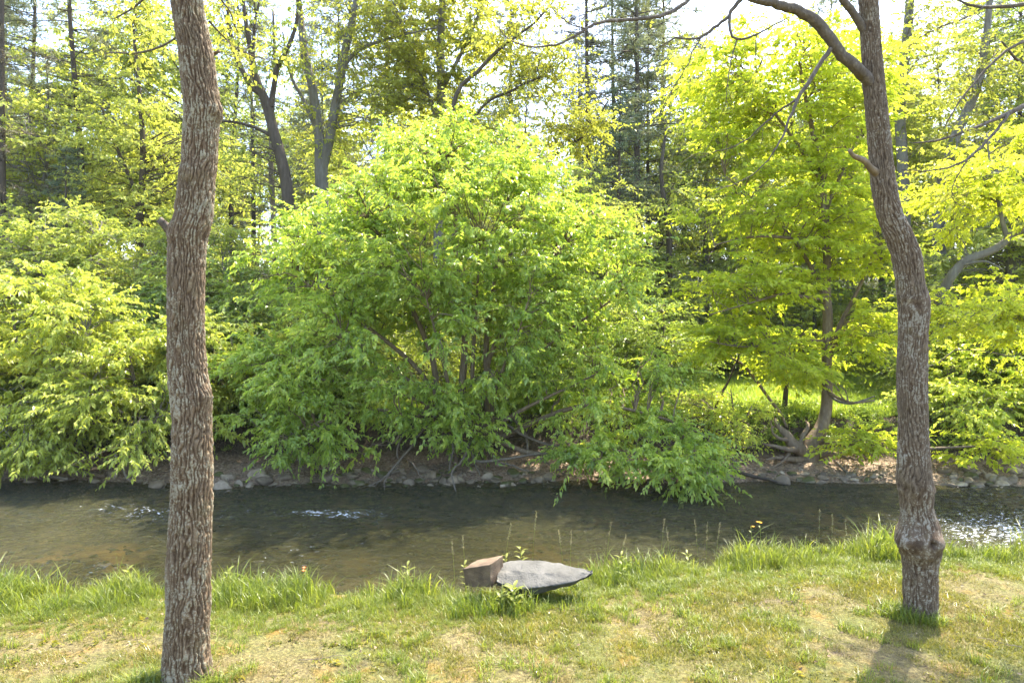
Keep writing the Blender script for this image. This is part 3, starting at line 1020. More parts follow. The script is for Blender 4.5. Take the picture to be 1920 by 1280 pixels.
fine.append(add_branch(mb, [(1395, -6, 9, 6.7), (1375, 18, 7.5, 6.7), (1364, 33, 6.5, 6.7), (1340, 52, 6, 6.7), (1315, 70, 5, 6.65), (1290, 73, 4, 6.6), (1262, 72, 3, 6.6), (1235, 90, 2, 6.6)], sides=7, n=24, jit=0.004))
fine.append(add_branch(mb, [(1368, 28, 6, 6.7), (1368, 50, 5.5, 6.65), (1372, 66, 5, 6.6), (1385, 74, 4.5, 6.6), (1405, 70, 4, 6.6), (1425, 62, 3.5, 6.6), (1450, 48, 2.8, 6.6), (1480, 32, 2, 6.6)], sides=6, n=20, jit=0.003))
fine.append(add_branch(mb, [(1382, 74, 3.2, 6.6), (1376, 95, 2.6, 6.6), (1370, 120, 2.2, 6.55), (1364, 160, 1.6, 6.5), (1362, 190, 1.2, 6.5)], sides=5, n=12, jit=0.003))
fine.append(add_branch(mb, [(1418, 66, 2.6, 6.6), (1417, 100, 2, 6.6), (1418, 145, 1.4, 6.6)], sides=4, n=8))
fine.append(add_branch(mb, [(1315, 70, 3.4, 6.65), (1300, 95, 2.8, 6.6), (1285, 130, 2.2, 6.55), (1260, 170, 1.8, 6.5), (1240, 205, 1.2, 6.5)], sides=5, n=14, jit=0.004))
fine.append(add_branch(mb, [(1340, -40, 9, 6.6), (1300, -8, 8, 6.5), (1270, 16, 7.5, 6.4), (1235, 31, 7, 6.3), (1180, 37, 6.5, 6.2), (1130, 42, 6, 6.1), (1100, 54, 5.2, 6.05), (1065, 75, 4.6, 6.0), (1040, 85, 4, 6.0), (1005, 88, 3.4, 6.0), (965, 80, 2.8, 6.0), (945, 66, 2.2, 6.0), (930, 48, 1.8, 6.0)], sides=7, n=44, jit=0.003))
fine.append(add_branch(mb, [(1100, 54, 3, 6.05), (1070, 46, 2.2, 6.0), (1050, 30, 1.8, 6.0), (1030, 12, 1.2, 6.0)], sides=4, n=10))
for cpt in list(fine):
    twig_fill(mb, cpt, 9, 0.28, 0.0028, up=-0.1)
put(mb.mesh('right_tree_branches', M_limb, True), 'branches', rootB)
limbsB = [limb([(1624, -120, 30, 7.15), (1690, -380, 18, 7.6), (1800, -600, 9, 8.4)]),
          limb([(1625, -260, 26, 7.15), (1560, -480, 16, 6.6), (1480, -680, 8, 6.0)]),
          limb([(1618, -420, 22, 7.15), (1610, -620, 14, 7.4), (1640, -800, 6, 8.2)])]
volsB = [(4.3, 7.4, 10.3, 2.4, 2.0, 1.3, 1), (2.6, 6.4, 9.9, 1.8, 1.7, 1.1, 1)]
b_, l_ = grow(limbsB, volsB, 60, 14, 10, 0.09, 0.05, None, None, spread=(0.5, 0.3), tw_r=0.004)
for cpt in fine:
    k = 7
    i = rng.integers(len(cpt) // 3, len(cpt), k)
    s = cpt[i, :3]
    e = s + rng.normal(0, 1, (k, 3)) * np.array([0.06, 0.06, 0.05])
    foliage_sprays(l_, s, e, 3, 0.045, 0.028, 0.3, 0.5, 0.85, 0.12, 0.5)
put(b_.mesh('right_tree_upper_branches', M_limb, True), 'upper_branches', rootB)
put(l_.mesh('right_tree_crown', M_yellow), 'crown', rootB, 'stuff')

# ---- tree beyond the right edge of the picture whose branches reach in
bx = MB()
rowsC = [(7.6, 9.0, -0.1, 0.22), (7.5, 9.0, 1.5, 0.19), (7.62, 9.0, 3.5, 0.17), (7.5, 9.0, 5.5, 0.15), (7.6, 9.1, 8.0, 0.11), (7.5, 9.2, 10.5, 0.05)]
cc, _ = resample(rowsC, 40)
tubes(bx, cc[:, :3], cc[:, 3], 12)
frs = []
frs.append(add_branch(bx, [(2060, 150, 24, 9.0), (1985, 172, 14, 8.2), (1920, 199, 10, 7.6), (1890, 214, 9, 7.5), (1850, 230, 6.5, 7.4), (1800, 250, 5, 7.3), (1750, 264, 4, 7.3), (1712, 269, 2.6, 7.3)], sides=7, n=36, jit=0.004))
frs.append(add_branch(bx, [(1892, 213, 6, 7.5), (1872, 240, 5.5, 7.4), (1845, 270, 5, 7.3), (1810, 300, 4.5, 7.2), (1775, 315, 3.4, 7.2), (1735, 320, 2.6, 7.2), (1690, 318, 1.6, 7.2)], sides=6, n=24, jit=0.004))
frs.append(add_branch(bx, [(2055, -20, 20, 9.0), (1985, -2, 12, 8.2), (1920, 9, 8, 7.6), (1870, 13, 6.5, 7.5), (1830, 12, 5, 7.4), (1800, 2, 4, 7.4), (1770, -14, 3, 7.4)], sides=7, n=26, jit=0.004))
frs.append(add_branch(bx, [(2060, 10, 18, 9.0), (1980, 55, 9, 8.2), (1925, 75, 6, 7.8), (1875, 105, 5, 7.7), (1840, 140, 4, 7.7), (1800, 190, 3, 7.6), (1770, 240, 2, 7.6)], sides=6, n=24, jit=0.005))
frs.append(add_branch(bx, [(1845, 13, 4, 7.4), (1815, 32, 3.5, 7.4), (1780, 45, 3, 7.3), (1740, 62, 2, 7.3), (1700, 90, 1.4, 7.3)], sides=5, n=16, jit=0.004))
frs.append(add_branch(bx, [(2060, 60, 14, 9.0), (1960, 105, 7, 8.4), (1915, 118, 6, 8.2), (1892, 95, 4.5, 8.1), (1880, 78, 3, 8.0)], sides=5, n=16, jit=0.004))
frs.append(add_branch(bx, [(1815, 298, 2.6, 7.2), (1790, 340, 2, 7.2), (1785, 370, 1.4, 7.2), (1800, 385, 1, 7.2)], sides=4, n=10))
for cpt in list(frs):
    twig_fill(bx, cpt, 16, 0.34, 0.003, up=-0.05)
limbsC = [limb([(2060, -150, 20, 9.0), (1990, -380, 12, 8.6), (1930, -560, 7, 8.0)]), limb([(2055, -260, 18, 9.1), (2150, -450, 12, 9.6), (2220, -620, 6, 10.4)])]
b_, l_ = grow(limbsC, [(7.6, 9.2, 10.6, 2.6, 2.2, 1.3, 1)], 50, 14, 10, 0.09, 0.05, None, None, spread=(0.5, 0.3), tw_r=0.004)
bx.V += b_.V
off0 = bx.n
bx.Q += [q + off0 for q in b_.Q]
bx.T += [q + off0 for q in b_.T]
bx.tint += b_.tint
bx.n += b_.n
for cpt in frs:
    k = 12
    i = rng.integers(len(cpt) // 3, len(cpt), k)
    s = cpt[i, :3]
    e = s + rng.normal(0, 1, (k, 3)) * np.array([0.14, 0.14, 0.08])
    foliage_sprays(l_, s, e, 5, 0.055, 0.034, 0.35, 0.5, 0.9, 0.12, 0.5)
rootC = link('overhanging_tree', None, None, None, 'tree past the right edge whose thin dark branches reach over the lawn', 'tree', None, (7.6, 9.0, 0))
put(bx.mesh('overhanging_tree_wood', M_limb, True), 'branches', rootC)
put(l_.mesh('overhanging_tree_leaves', M_yellow), 'crown', rootC, 'stuff')

# ------------------------------------------------------------------ the big shrub on the far bank
base = P(880, 868, 17.7)
gz = float(height(base[0], base[1]))
stems = []
for (tip, w) in (((700, 420, 17.6), 14), ((560, 520, 17.0), 12), ((840, 300, 18.0), 15), ((960, 330, 18.4), 13), ((1080, 430, 18.0), 12), ((1150, 560, 17.2), 11),
                 ((640, 640, 16.2), 10), ((800, 560, 15.6), 9), ((980, 600, 15.4), 9), ((1120, 700, 16.0), 10), ((540, 700, 16.8), 9), ((900, 460, 16.4), 10)):
    a = np.array([base[0] + rng.normal(0, 0.25), base[1] + rng.normal(0, 0.2), gz - 0.1])
    b = P(*tip)
    m = a * 0.55 + b * 0.45 + np.array([(b[0] - a[0]) * -0.12, 0, 0.3]) + rng.normal(0, 0.12, 3)
    m1 = a * 0.8 + b * 0.2 + np.array([(b[0] - a[0]) * 0.0, 0, 0.1]) + rng.normal(0, 0.08, 3)
    rw = w / F * 17.5 * 0.5
    stems.append(resample([(*a, rw * 1.15), (*m1, rw), (*m, rw * 0.75), (*b, rw * 0.3)], 18)[0])
# low limbs that lean over the water
stems.append(limb([(890, 862, 12, 17.5), (905, 820, 10, 17.2), (1000, 850, 9, 16.6), (1100, 845, 8, 16.0), (1200, 850, 6, 15.4), (1280, 880, 3, 14.9)], n=22))
stems.append(limb([(885, 850, 12, 17.5), (980, 800, 10, 17.0), (1100, 760, 8, 16.4), (1230, 780, 5, 16.0), (1330, 820, 3, 15.8)], n=22))
stems.append(limb([(860, 850, 13, 17.5), (820, 790, 11, 17.1), (700, 770, 9, 16.6), (600, 790, 6, 16.2), (520, 830, 3, 16.0)], n=22))
stems.append(limb([(870, 860, 9, 17.5), (850, 800, 8, 16.9), (780, 780, 6, 16.2), (740, 830, 3, 15.8)], n=14))
vols = [vol(850, 430, 300, 190, 17.8, 3.6, 11), vol(870, 300, 170, 85, 18.0, 2.4, 3.0), vol(640, 500, 170, 120, 17.2, 2.6, 3.4), vol(1080, 500, 140, 150, 17.6, 2.8, 4),
        vol(800, 660, 360, 130, 16.9, 2.8, 7.5), vol(520, 700, 130, 110, 16.7, 1.8, 2.2), vol(1130, 720, 170, 90, 16.9, 1.9, 2.6), vol(1190, 845, 150, 50, 15.6, 1.2, 1.9),
        vol(1290, 880, 60, 40, 14.9, 0.5, 0.45), vol(600, 820, 110, 50, 15.9, 0.8, 1.0), vol(860, 800, 70, 50, 16.2, 0.8, 0.5)]
b_, l_ = grow(stems, vols, 840, 11, 20, 0.112, 0.060, None, None, spread=(0.36, 0.22), br=0.017, droop=0.5, sag=0.15, shell=0.42, outward=0.35, flat=0.85, tw_r=0.0045, kink=0.05, floor=WATER + 0.02)
shrub = tree_obj('broad_shrub', 'huge rounded bright green shrub spreading over the far bank in the middle', 'shrub', (base[0], base[1], gz), b_, l_, M_bark_brown, M_shrub, bname='stems', lname='foliage')
# bare pale branches hanging to the water below it
for rows in ([(800, 800, 7, 16.6), (785, 815, 6, 16.4), (765, 845, 5.5, 16.2), (745, 868, 5, 16.0), (722, 900, 3, 15.7), (721, 925, 2, 15.6)],
             [(742, 870, 4, 16.0), (724, 892, 3.5, 15.9), (705, 905, 2.5, 15.8), (690, 911, 2, 15.8)],
             [(840, 812, 6, 16.6), (850, 838, 5.5, 16.4), (846, 860, 5, 16.3), (842, 882, 4, 16.2)],
             [(885, 820, 7, 16.6), (875, 845, 6, 16.3), (862, 868, 5, 16.0), (848, 880, 4.5, 15.8), (850, 905, 4, 15.6), (861, 934, 2, 15.4)],
             [(835, 812, 6, 16.8), (860, 825, 6, 16.6), (882, 842, 6, 16.4), (884, 858, 8, 16.4), (905, 865, 8, 16.3), (960, 858, 7, 16.2), (1010, 850, 5, 16.2), (1060, 845, 3, 16.2)],
             [(882, 790, 9, 17.2), (885, 830, 9, 16.9), (884, 860, 8, 16.6)],
             [(890, 865, 4, 16.4), (895, 880, 3.5, 16.3), (901, 890, 3, 16.2)],
             [(930, 865, 5, 16.3), (960, 872, 4, 16.1), (993, 884, 2.5, 16.0)],
             [(1000, 850, 5, 16.3), (1030, 870, 3.5, 16.1), (1060, 890, 2, 15.9)],
             [(760, 800, 5, 16.8), (740, 825, 4, 16.6), (725, 834, 3.5, 16.5), (698, 833, 2, 16.4)],
             [(760, 806, 5, 16.5), (745, 842, 4.5, 16.3), (748, 865, 3, 16.2), (742, 880, 2, 16.2)],
             [(770, 865, 3.5, 16.1), (782, 880, 3, 16.0), (790, 896, 2, 15.9), (802, 897, 1.5, 15.9)],
             [(940, 790, 8, 17.0), (990, 820, 7, 16.8), (1040, 835, 6, 16.6), (1100, 838, 4, 16.4)],
             [(960, 780, 8, 17.2), (985, 815, 7, 17.0), (990, 845, 6, 16.8)]):
    mb = MB()
    cpt = add_branch(mb, [(q[0], q[1], q[2] * 0.75, q[3]) for q in rows], sides=6, n=16, jit=0.008)
    if len(rows) > 3:
        twig_fill(mb, cpt, 7, 0.4, 0.005)
    o = put(mb.mesh('bare_branch', M_twig, True), 'bare_branch', shrub)


def small_tree(name, label, cat, base_px, tips, vols, ncl, tw, nl, L, W, leafm, barkm, d0=None, w0=12, **kw):
    bp = P(*base_px)
    z = float(height(bp[0], bp[1]))
    ls = []
    for (tip, w) in tips:
        a = np.array([bp[0] + rng.normal(0, 0.08), bp[1] + rng.normal(0, 0.08), z - 0.1])
        b = P(*tip)
        m = a * 0.5 + b * 0.5 + rng.normal(0, 0.1, 3) + np.array([0, 0, 0.15 * abs(b[0] - a[0])])
        rw = w / F * base_px[2] * 0.5
        ls.append(resample([(*a, rw * 1.1), (*m, rw * 0.8), (*b, rw * 0.35)], 14)[0])
    b_, l_ = grow(ls, vols, ncl, tw, nl, L, W, None, None, **kw)
    return tree_obj(name, label, cat, (bp[0], bp[1], z), b_, l_, barkm, leafm, bname='stems', lname='foliage')


# left bank shrubs
small_tree('bank_shrub', 'light green drooping shrub at the left edge of the far bank', 'shrub', (60, 850, 18.0),
           [((20, 560, 17.5), 10), ((160, 620, 16.6), 8), ((-60, 700, 16.5), 8), ((90, 750, 15.9), 7), ((-160, 560, 18), 9)],
           [vol(60, 600, 190, 110, 17.3, 1.8, 5), vol(0, 740, 190, 100, 16.6, 1.4, 4), vol(20, 860, 110, 30, 15.6, 0.7, 1.1), vol(-180, 620, 120, 150, 17.5, 2, 2.5)],
           230, 10, 20, 0.13, 0.062, M_bank, M_bark_grey, spread=(0.42, 0.18), droop=0.65, sag=0.16, flat=0.9, outward=0.35, shell=0.4, floor=WATER + 0.02, tintc=0.62)
small_tree('bank_shrub', 'green shrub with pale bare twigs just left of the left trunk', 'shrub', (270, 850, 18.2),
           [((240, 660, 17.0), 9), ((330, 640, 17.6), 8), ((180, 740, 16.2), 8), ((300, 780, 16.2), 7), ((420, 700, 17.8), 8)],
           [vol(240, 690, 150, 80, 17.0, 1.6, 4), vol(200, 780, 150, 50, 16.2, 1.0, 2.2), vol(410, 660, 120, 90, 18.2, 1.6, 2.6), vol(380, 790, 60, 40, 17, 0.8, .7), vol(250, 860, 50, 18, 15.9, 0.5, 0.3)],
           170, 10, 20, 0.13, 0.062, M_bank, M_twig, spread=(0.42, 0.18), droop=0.65, sag=0.16, flat=0.9, outward=0.35, shell=0.4, floor=WATER + 0.02, tintc=0.5)
small_tree('young_tree', 'yellow green young tree rising behind the left bank shrubs', 'tree', (200, 800, 22.0),
           [((180, 440, 22.0), 12), ((60, 470, 21.5), 8), ((300, 460, 22.5), 8), ((420, 520, 22), 8)],
           [vol(180, 520, 260, 90, 22.0, 2.2, 5), vol(120, 440, 140, 60, 22.5, 2.0, 2), vol(380, 500, 130, 130, 23, 2, 3)],
           190, 10, 16, 0.14, 0.075, M_forest, M_bark_grey, spread=(0.55, 0.2), droop=0.3, flat=1.2, outward=0.35, shell=0.35, tintc=0.72)

# ---- bright maple-like tree with roots in the cut bank on the right
tb = P(1515, 852, 17.7)
tz = float(height(tb[0], tb[1]))
mt = limb([(1512, 862, 44, 17.7), (1520, 835, 36, 17.7), (1538, 805, 25, 17.8), (1549, 770, 21, 17.9), (1551, 720, 19, 18.0), (1550, 680, 18, 18.0), (1552, 600, 18, 18.0), (1549, 540, 16, 18.0), (1551, 470, 14, 18.0), (1545, 380, 12, 18.1), (1532, 290, 10, 18.2), (1510, 180, 7, 18.3), (1490, 70, 4, 18.4)], n=40)
ml = [mt,
      limb([(1548, 690, 12, 18.0), (1575, 610, 9, 18.0), (1600, 560, 7, 17.9), (1640, 480, 5, 17.8), (1680, 400, 3, 17.8)]),
      limb([(1551, 570, 11, 18.0), (1520, 500, 8, 18.0), (1480, 440, 6, 18), (1420, 380, 4, 18), (1360, 330, 2.4, 18)]),
      limb([(1550, 470, 9, 18.0), (1530, 460, 7, 17.8), (1470, 445, 6, 17.3), (1400, 445, 4, 17), (1340, 460, 2.4, 17)]),
      limb([(1546, 400, 9, 18.1), (1580, 320, 6, 18.2), (1620, 230, 4, 18.4), (1650, 150, 2.5, 18.5)]),
      limb([(1540, 340, 8, 18.1), (1480, 250, 6, 18.2), (1420, 170, 4, 18.4), (1380, 110, 2.4, 18.5)]),
      limb([(1550, 560, 9, 18.0), (1500, 556, 7, 17.2), (1465, 552, 6, 16.9), (1400, 570, 3, 16.6), (1330, 590, 2, 16.4)]),
      limb([(1551, 640, 8, 18.0), (1480, 640, 5, 17.4), (1400, 650, 3.5, 17), (1330, 640, 2, 16.8)]),
      limb([(1549, 730, 8, 18.0), (1570, 745, 6, 17.5), (1600, 755, 4, 17.0), (1640, 750, 3, 16.7)]),
      limb([(1530, 825, 9, 17.7), (1600, 835, 8, 17.0), (1660, 842, 7, 16.6), (1750, 840, 5, 16.4), (1850, 835, 3, 16.3)])]
mv = [vol(1470, 180, 190, 150, 18.3, 2.4, 6), vol(1360, 150, 90, 120, 18.4, 1.6, 2.2), vol(1620, 120, 80, 90, 18.6, 1.6, 1.5), vol(1480, 380, 190, 110, 18.0, 2.3, 5), vol(1400, 540, 130, 60, 17.4, 1.6, 2.4), vol(1600, 480, 90, 40, 17.6, 1.4, 1.3),
      vol(1600, 330, 90, 110, 18.2, 1.6, 2.0), vol(1380, 640, 90, 40, 17.2, 1.2, 1.2), vol(1480, 690, 60, 26, 17.2, 1.0, 0.6), vol(1620, 620, 60, 50, 17.4, 1, 0.9), vol(1620, 820, 60, 32, 16.6, 0.5, 0.8),
      vol(1850, 835, 80, 30, 16.3, 0.5, 0.8)]
b_, l_ = grow(ml, mv, 430, 9, 17, 0.13, 0.075, None, None, spread=(0.55, 0.10), br=0.014, droop=0.3, sag=0.08, shell=0.3, outward=0.3, flat=1.6, tw_r=0.004, tintc=0.6)
maple = tree_obj('riverbank_tree', 'bright yellow green layered tree rooted in the cut bank on the right', 'tree', (tb[0], tb[1], tz), b_, l_, M_bark_brown, M_maple)
for rows in ([(1520, 850, 26, 17.7), (1492, 838, 24, 17.5), (1475, 815, 16, 17.5), (1462, 800, 10, 17.6), (1452, 785, 6, 17.8)],
             [(1500, 842, 14, 17.5), (1478, 842, 10, 17.2), (1455, 836, 7, 17.2), (1430, 832, 4, 17.3)],
             [(1500, 838, 12, 17.5), (1506, 815, 9, 17.5), (1515, 800, 7, 17.6), (1512, 790, 4, 17.8)],
             [(1512, 858, 20, 17.7), (1490, 862, 12, 17.4), (1462, 858, 8, 17.2), (1435, 862, 4, 17.1)],
             [(1528, 850, 20, 17.8), (1560, 850, 10, 17.5), (1590, 858, 6, 17.3), (1620, 862, 4, 17.2)],
             [(1485, 825, 10, 17.5), (1465, 822, 7, 17.3), (1450, 812, 5, 17.4), (1446, 790, 3, 17.8)],
             [(1480, 850, 7, 17.3), (1470, 862, 5, 17.1), (1455, 872, 3, 16.9), (1440, 880, 2, 16.8)]):
    mb = MB()
    add_branch(mb, rows, sides=9, n=16, jit=0.01)
    put(mb.mesh('root', M_bark_brown, True), 'root', maple)
mb = MB()
add_branch(mb, [(1552, 715, 7, 18.0), (1558, 740, 6, 17.8), (1572, 752, 5, 17.6), (1597, 756, 5, 17.4), (1620, 750, 4, 17.3), (1640, 742, 2, 17.3)], n=18)
put(mb.mesh('bare_limb', M_bark_grey, True), 'branch', maple, label='bare curved lower branch')

small_tree('slender_sapling', 'slender dark stem left of the riverbank tree on the right', 'sapling', (1481, 806, 18.9),
           [((1490, 640, 18.9), 10), ((1470, 560, 19.1), 5)], [vol(1470, 660, 70, 60, 19.0, 1, 1)], 20, 8, 14, 0.12, 0.07, M_maple, M_bark_dark, spread=(0.4, 0.12), flat=1.5)

# ---- leaning tree behind the right trunk
lt = limb([(1700, 830, 26, 18.6), (1712, 740, 22, 18.2), (1735, 640, 19, 17.6), (1752, 580, 18, 17.2), (1768, 548, 17, 17.0), (1785, 515, 17, 16.8), (1812, 488, 16, 16.7), (1850, 474, 15, 16.6), (1880, 458, 13, 16.5), (1895, 440, 12, 16.5), (1930, 430, 10, 16.5), (2000, 400, 8, 16.5), (2080, 300, 4, 16.5)], n=44)
l2 = [lt, limb([(1890, 448, 9, 16.5), (1882, 425, 8, 16.5), (1872, 380, 6, 16.6), (1858, 320, 4, 16.8), (1850, 250, 3, 17)]),
      limb([(1800, 498, 7, 16.7), (1845, 490, 4, 16.4), (1880, 505, 2.5, 16.2)]), limb([(1930, 430, 7, 16.5), (1950, 520, 4, 16), (1930, 590, 3, 15.8)])]
b_, l_ = grow(l2, [vol(1840, 560, 110, 45, 16.4, 1.2, 2.0), vol(1900, 340, 120, 90, 17, 1.6, 2.2), vol(1960, 640, 100, 60, 16.2, 1.2, 1.2), vol(1780, 380, 60, 50, 17, 1.2, 0.7), vol(1830, 600, 90, 20, 15.9, 0.8, 1)],
              110, 10, 15, 0.12, 0.07, None, None, spread=(0.5, 0.14), flat=1.5, droop=0.35, sag=0.1, tintc=0.8, br=0.014)
p0 = P(1700, 830, 18.6)
tree_obj('leaning_tree', 'crooked grey branching tree leaning right behind the right trunk', 'tree', (p0[0], p0[1], float(height(p0[0], p0[1]))), b_, l_, M_bark_grey, M_maple)

small_tree('bank_shrub', 'pale glossy green shrub on the bank right of the right trunk', 'shrub', (1860, 850, 19.5),
           [((1840, 640, 19), 8), ((1780, 720, 18.4), 7), ((1930, 680, 18.5), 8), ((1900, 760, 17.6), 6)],
           [vol(1850, 700, 120, 90, 18.8, 1.6, 4), vol(1790, 770, 100, 50, 17.8, 1, 1.6), vol(1950, 740, 90, 70, 18.2, 1.2, 1.8)], 120, 10, 18, 0.12, 0.065, M_shrub, M_bark_grey,
           spread=(0.45, 0.16), flat=1.2, droop=0.35, tintc=0.62, floor=-0.5)
small_tree('bank_shrub', 'small pale leafed bush over the mud bank left of the exposed roots', 'shrub', (1380, 840, 18.2),
           [((1370, 730, 18.2), 5), ((1410, 760, 17.8), 4), ((1340, 780, 17.7), 4)],
           [vol(1385, 800, 65, 50, 17.8, 0.7, 1.3), vol(1290, 760, 60, 50, 18.6, 1, 1.2)], 50, 9, 12, 0.085, 0.05, M_shrub, M_twig, spread=(0.3, 0.16), flat=0.7, droop=0.3, tintc=0.75)

# ------------------------------------------------------------------ trees of the wood behind
def copy_thing(root, loc, rz, s=1.0, label=None, group=None, sz=None):
    r_ = root.copy()
    col.objects.link(r_)
    r_.location = loc
    r_.rotation_euler = (0, 0, rz)
    r_.scale = (s, s, sz or s)
    if label:
        r_['label'] = label
    if group:
        r_['group'] = group
    for ch in root.children:
        c2 = ch.copy()
        col.objects.link(c2)
        c2.parent = r_
    return r_


def broad_proto(name, label, H, cr, leafm, barkm, ncl, tw, nl, L, lean=0.3, base_r=0.16, tint=0.5, crown_z=(0.42, 1.0), fork=3):
    tr = [(0, 0, -0.3, base_r * 1.15)]
    x = y = 0.0
    for k in range(1, 8):
        x += rng.normal(0, lean * 0.35)
        y += rng.normal(0, lean * 0.35)
        tr.append((x, y, H * 0.92 * k / 7, base_r * (1 - 0.85 * k / 7)))
    tr, _ = resample(tr, 26)
    ls = [tr]
    for k in range(fork * 3):
        i = rng.integers(8, 22)
        a = rng.uniform(0, 6.28)
        ln = cr * rng.uniform(0.6, 1.0)
        p0 = tr[i]
        p2 = p0[:3] + np.array([math.cos(a) * ln, math.sin(a) * ln, ln * rng.uniform(0.5, 1.2)])
        p1 = (p0[:3] + p2) / 2 + rng.normal(0, 0.2, 3)
        ls.append(resample([(*p0[:3], p0[3] * 0.6), (*p1, p0[3] * 0.4), (*p2, p0[3] * 0.12)], 10)[0])
    z0, z1 = crown_z[0] * H, crown_z[1] * H
    vols = [(x * 0.5, y * 0.5, (z0 + z1) / 2, cr, cr, (z1 - z0) / 2, 5)]
    for k in range(5):
        a = rng.uniform(0, 6.28)
        vols.append((math.cos(a) * cr * 0.7, math.sin(a) * cr * 0.7, rng.uniform(z0, z1 * 0.85), cr * 0.5, cr * 0.5, cr * 0.4, 1))
    b_, l_ = grow(ls, vols, ncl, tw, nl, L, L * 0.6, None, None, spread=(0.75, 0.25), br=0.02, flat=1.2, droop=0.3, outward=0.3, shell=0.35, tintc=tint, tw_r=0.006, limb_sides=7)
    return tree_obj(name, label, 'tree', (0, 0, 0), b_, l_, barkm, leafm)


def pine_proto(name, label, H, leafm, z_lo, maxlen, nwh, per, base_r=0.17, L=0.2, tufts=7, droop=0.15, taper=0.8, nl=14, dead=6, drym=None):
    tr, _ = resample([(0, 0, -0.3, base_r), (rng.normal(0, .1), rng.normal(0, .1), H * 0.4, base_r * 0.75), (rng.normal(0, .2), rng.normal(0, .2), H * 0.75, base_r * 0.4), (0.1, 0, H, 0.015)], 24)
    b_, l_ = MB(), MB()
    tubes(b_, tr[:, :3], tr[:, 3], 8)
    Z = np.repeat(z_lo + (H - z_lo) * (np.arange(nwh) / nwh) ** 0.9, per) + rng.normal(0, 0.12, nwh * per)
    n = len(Z)
    k = (Z - z_lo) / (H - z_lo)
    ln = maxlen * (1 - taper * np.clip(k, 0, 1)) * rng.uniform(0.55, 1.1, n) * np.where(k < 0.1, 0.8, 1)
    a = rng.uniform(0, 6.28, n)
    o = np.stack([np.interp(Z, tr[:, 2], tr[:, 0]), np.interp(Z, tr[:, 2], tr[:, 1]), Z], 1)
    rise = rng.uniform(-0.05, 0.35, n)
    t = np.linspace(0, 1, 6)[None, :, None]
    d = np.stack([np.cos(a), np.sin(a), rise], 1)
    bp = o[:, None] + d[:, None] * ln[:, None, None] * t + np.array([0, 0, -droop]) * ln[:, None, None] * t ** 2 + rng.normal(0, 0.05, (n, 6, 3)) * t
    tubes(b_, bp, (0.018 * np.sqrt(ln))[:, None] * (1 - 0.75 * t[0, :, 0])[None], 4)
    # side twigs with needle tufts
    m = n * tufts
    bi = np.repeat(np.arange(n), tufts)
    ts = rng.uniform(0.35, 1.0, m) * 5
    i0 = np.minimum(ts.astype(int), 4)
    f = (ts - i0)[:, None]
    s = bp[bi, i0] * (1 - f) + bp[bi, i0 + 1] * f
    e = s + (unit(d)[bi] * 0.4 + rng.normal(0, 1, (m, 3)) * np.array([0.6, 0.6, 0.22])) * (0.25 + 0.22 * ln[bi][:, None]) * 0.8
    ax = e - s
    tt = (np.arange(nl) + rng.uniform(0, 1, (m, nl))) / nl
    pos = s[:, None] + ax[:, None] * tt[..., None]
    dd = unit(ax)[:, None] * 0.7 + rng.normal(0, 0.6, (m, nl, 3)) + np.array([0, 0, 0.15])
    tint = np.clip(0.5 + rng.normal(0, .15, (m, 1)) + rng.normal(0, .12, (m, nl)), 0, 1)
    Ls = L * rng.uniform(0.6, 1.1, (m, nl))
    leaves(l_, pos.reshape(-1, 3), dd.reshape(-1, 3), rng.normal(0, 1, (m * nl, 3)), Ls.ravel(), Ls.ravel() * 0.17, tint.ravel(), 0.1, 0.05)
    tp = s[:, None] + ax[:, None] * np.linspace(0, 1, 2)[None, :, None]
    tubes(b_, tp, np.array([0.007, 0.003])[None] * np.ones((m, 1)), 3)
    # dead snags below the crown
    nd = dead * 4
    zd = rng.uniform(z_lo * 0.35, z_lo, nd)
    ad = rng.uniform(0, 6.28, nd)
    od = np.stack([np.interp(zd, tr[:, 2], tr[:, 0]), np.interp(zd, tr[:, 2], tr[:, 1]), zd], 1)
    dd2 = np.stack([np.cos(ad), np.sin(ad), rng.uniform(-0.3, 0.2, nd)], 1)
    bpd = od[:, None] + dd2[:, None] * rng.uniform(0.5, 1.8, (nd, 1, 1)) * t + rng.normal(0, 0.05, (nd, 6, 3)) * t
    tubes(b_, bpd, (0.014 * (1 - 0.75 * t[0, :, 0]))[None] * np.ones((nd, 1)), 4)
    return tree_obj(name, label, 'tree', (0, 0, 0), b_, l_, M_bark_dark, leafm)


def gpos(px, d):
    x = (px - 960) / F * d
    return (x, d, float(height(x, d)))


# -- individually placed middle-distance trees
def mid_tree(label, trunks, vols, ncl, leafm, barkm, gpx, gd, nl=14, L=0.13, tint=0.6, name='forest_tree', tw=9, spread=(0.6, 0.25), W=0.6, n_bare=0):
    ls = [limb(t, None, 34) for t in trunks]
    g = gpos(gpx, gd)
    ls[0] = np.concatenate([[[g[0], g[1], g[2] - 0.2, ls[0][0, 3] * 1.25]], ls[0]])
    b_, l_ = grow(ls, vols, ncl, tw, nl, L, L * W, None, None, spread=spread, br=0.016, flat=1.1, droop=0.3, outward=0.3, shell=0.25, tintc=tint, tw_r=0.005)
    if n_bare:
        for c_ in ls:
            p = twig_fill(b_, c_, n_bare, 1.6, 0.014, up=0.35)
            q = p[:, 2:, :].reshape(-1, 3)
            k = len(q)
            tt = np.linspace(0, 1, 4)[None, :, None]
            dd = unit(rng.normal(0, 1, (k, 3)) + np.array([0, 0, 0.5])) * rng.uniform(0.3, 0.8, (k, 1))
            tubes(b_, q[:, None] + dd[:, None] * tt + rng.normal(0, 0.03, (k, 4, 3)) * tt, 0.006 * (1 - 0.6 * tt[0, :, 0])[None] * np.ones((k, 1)), 3)
    return tree_obj(name, label, 'tree', g, b_, l_, barkm, leafm)


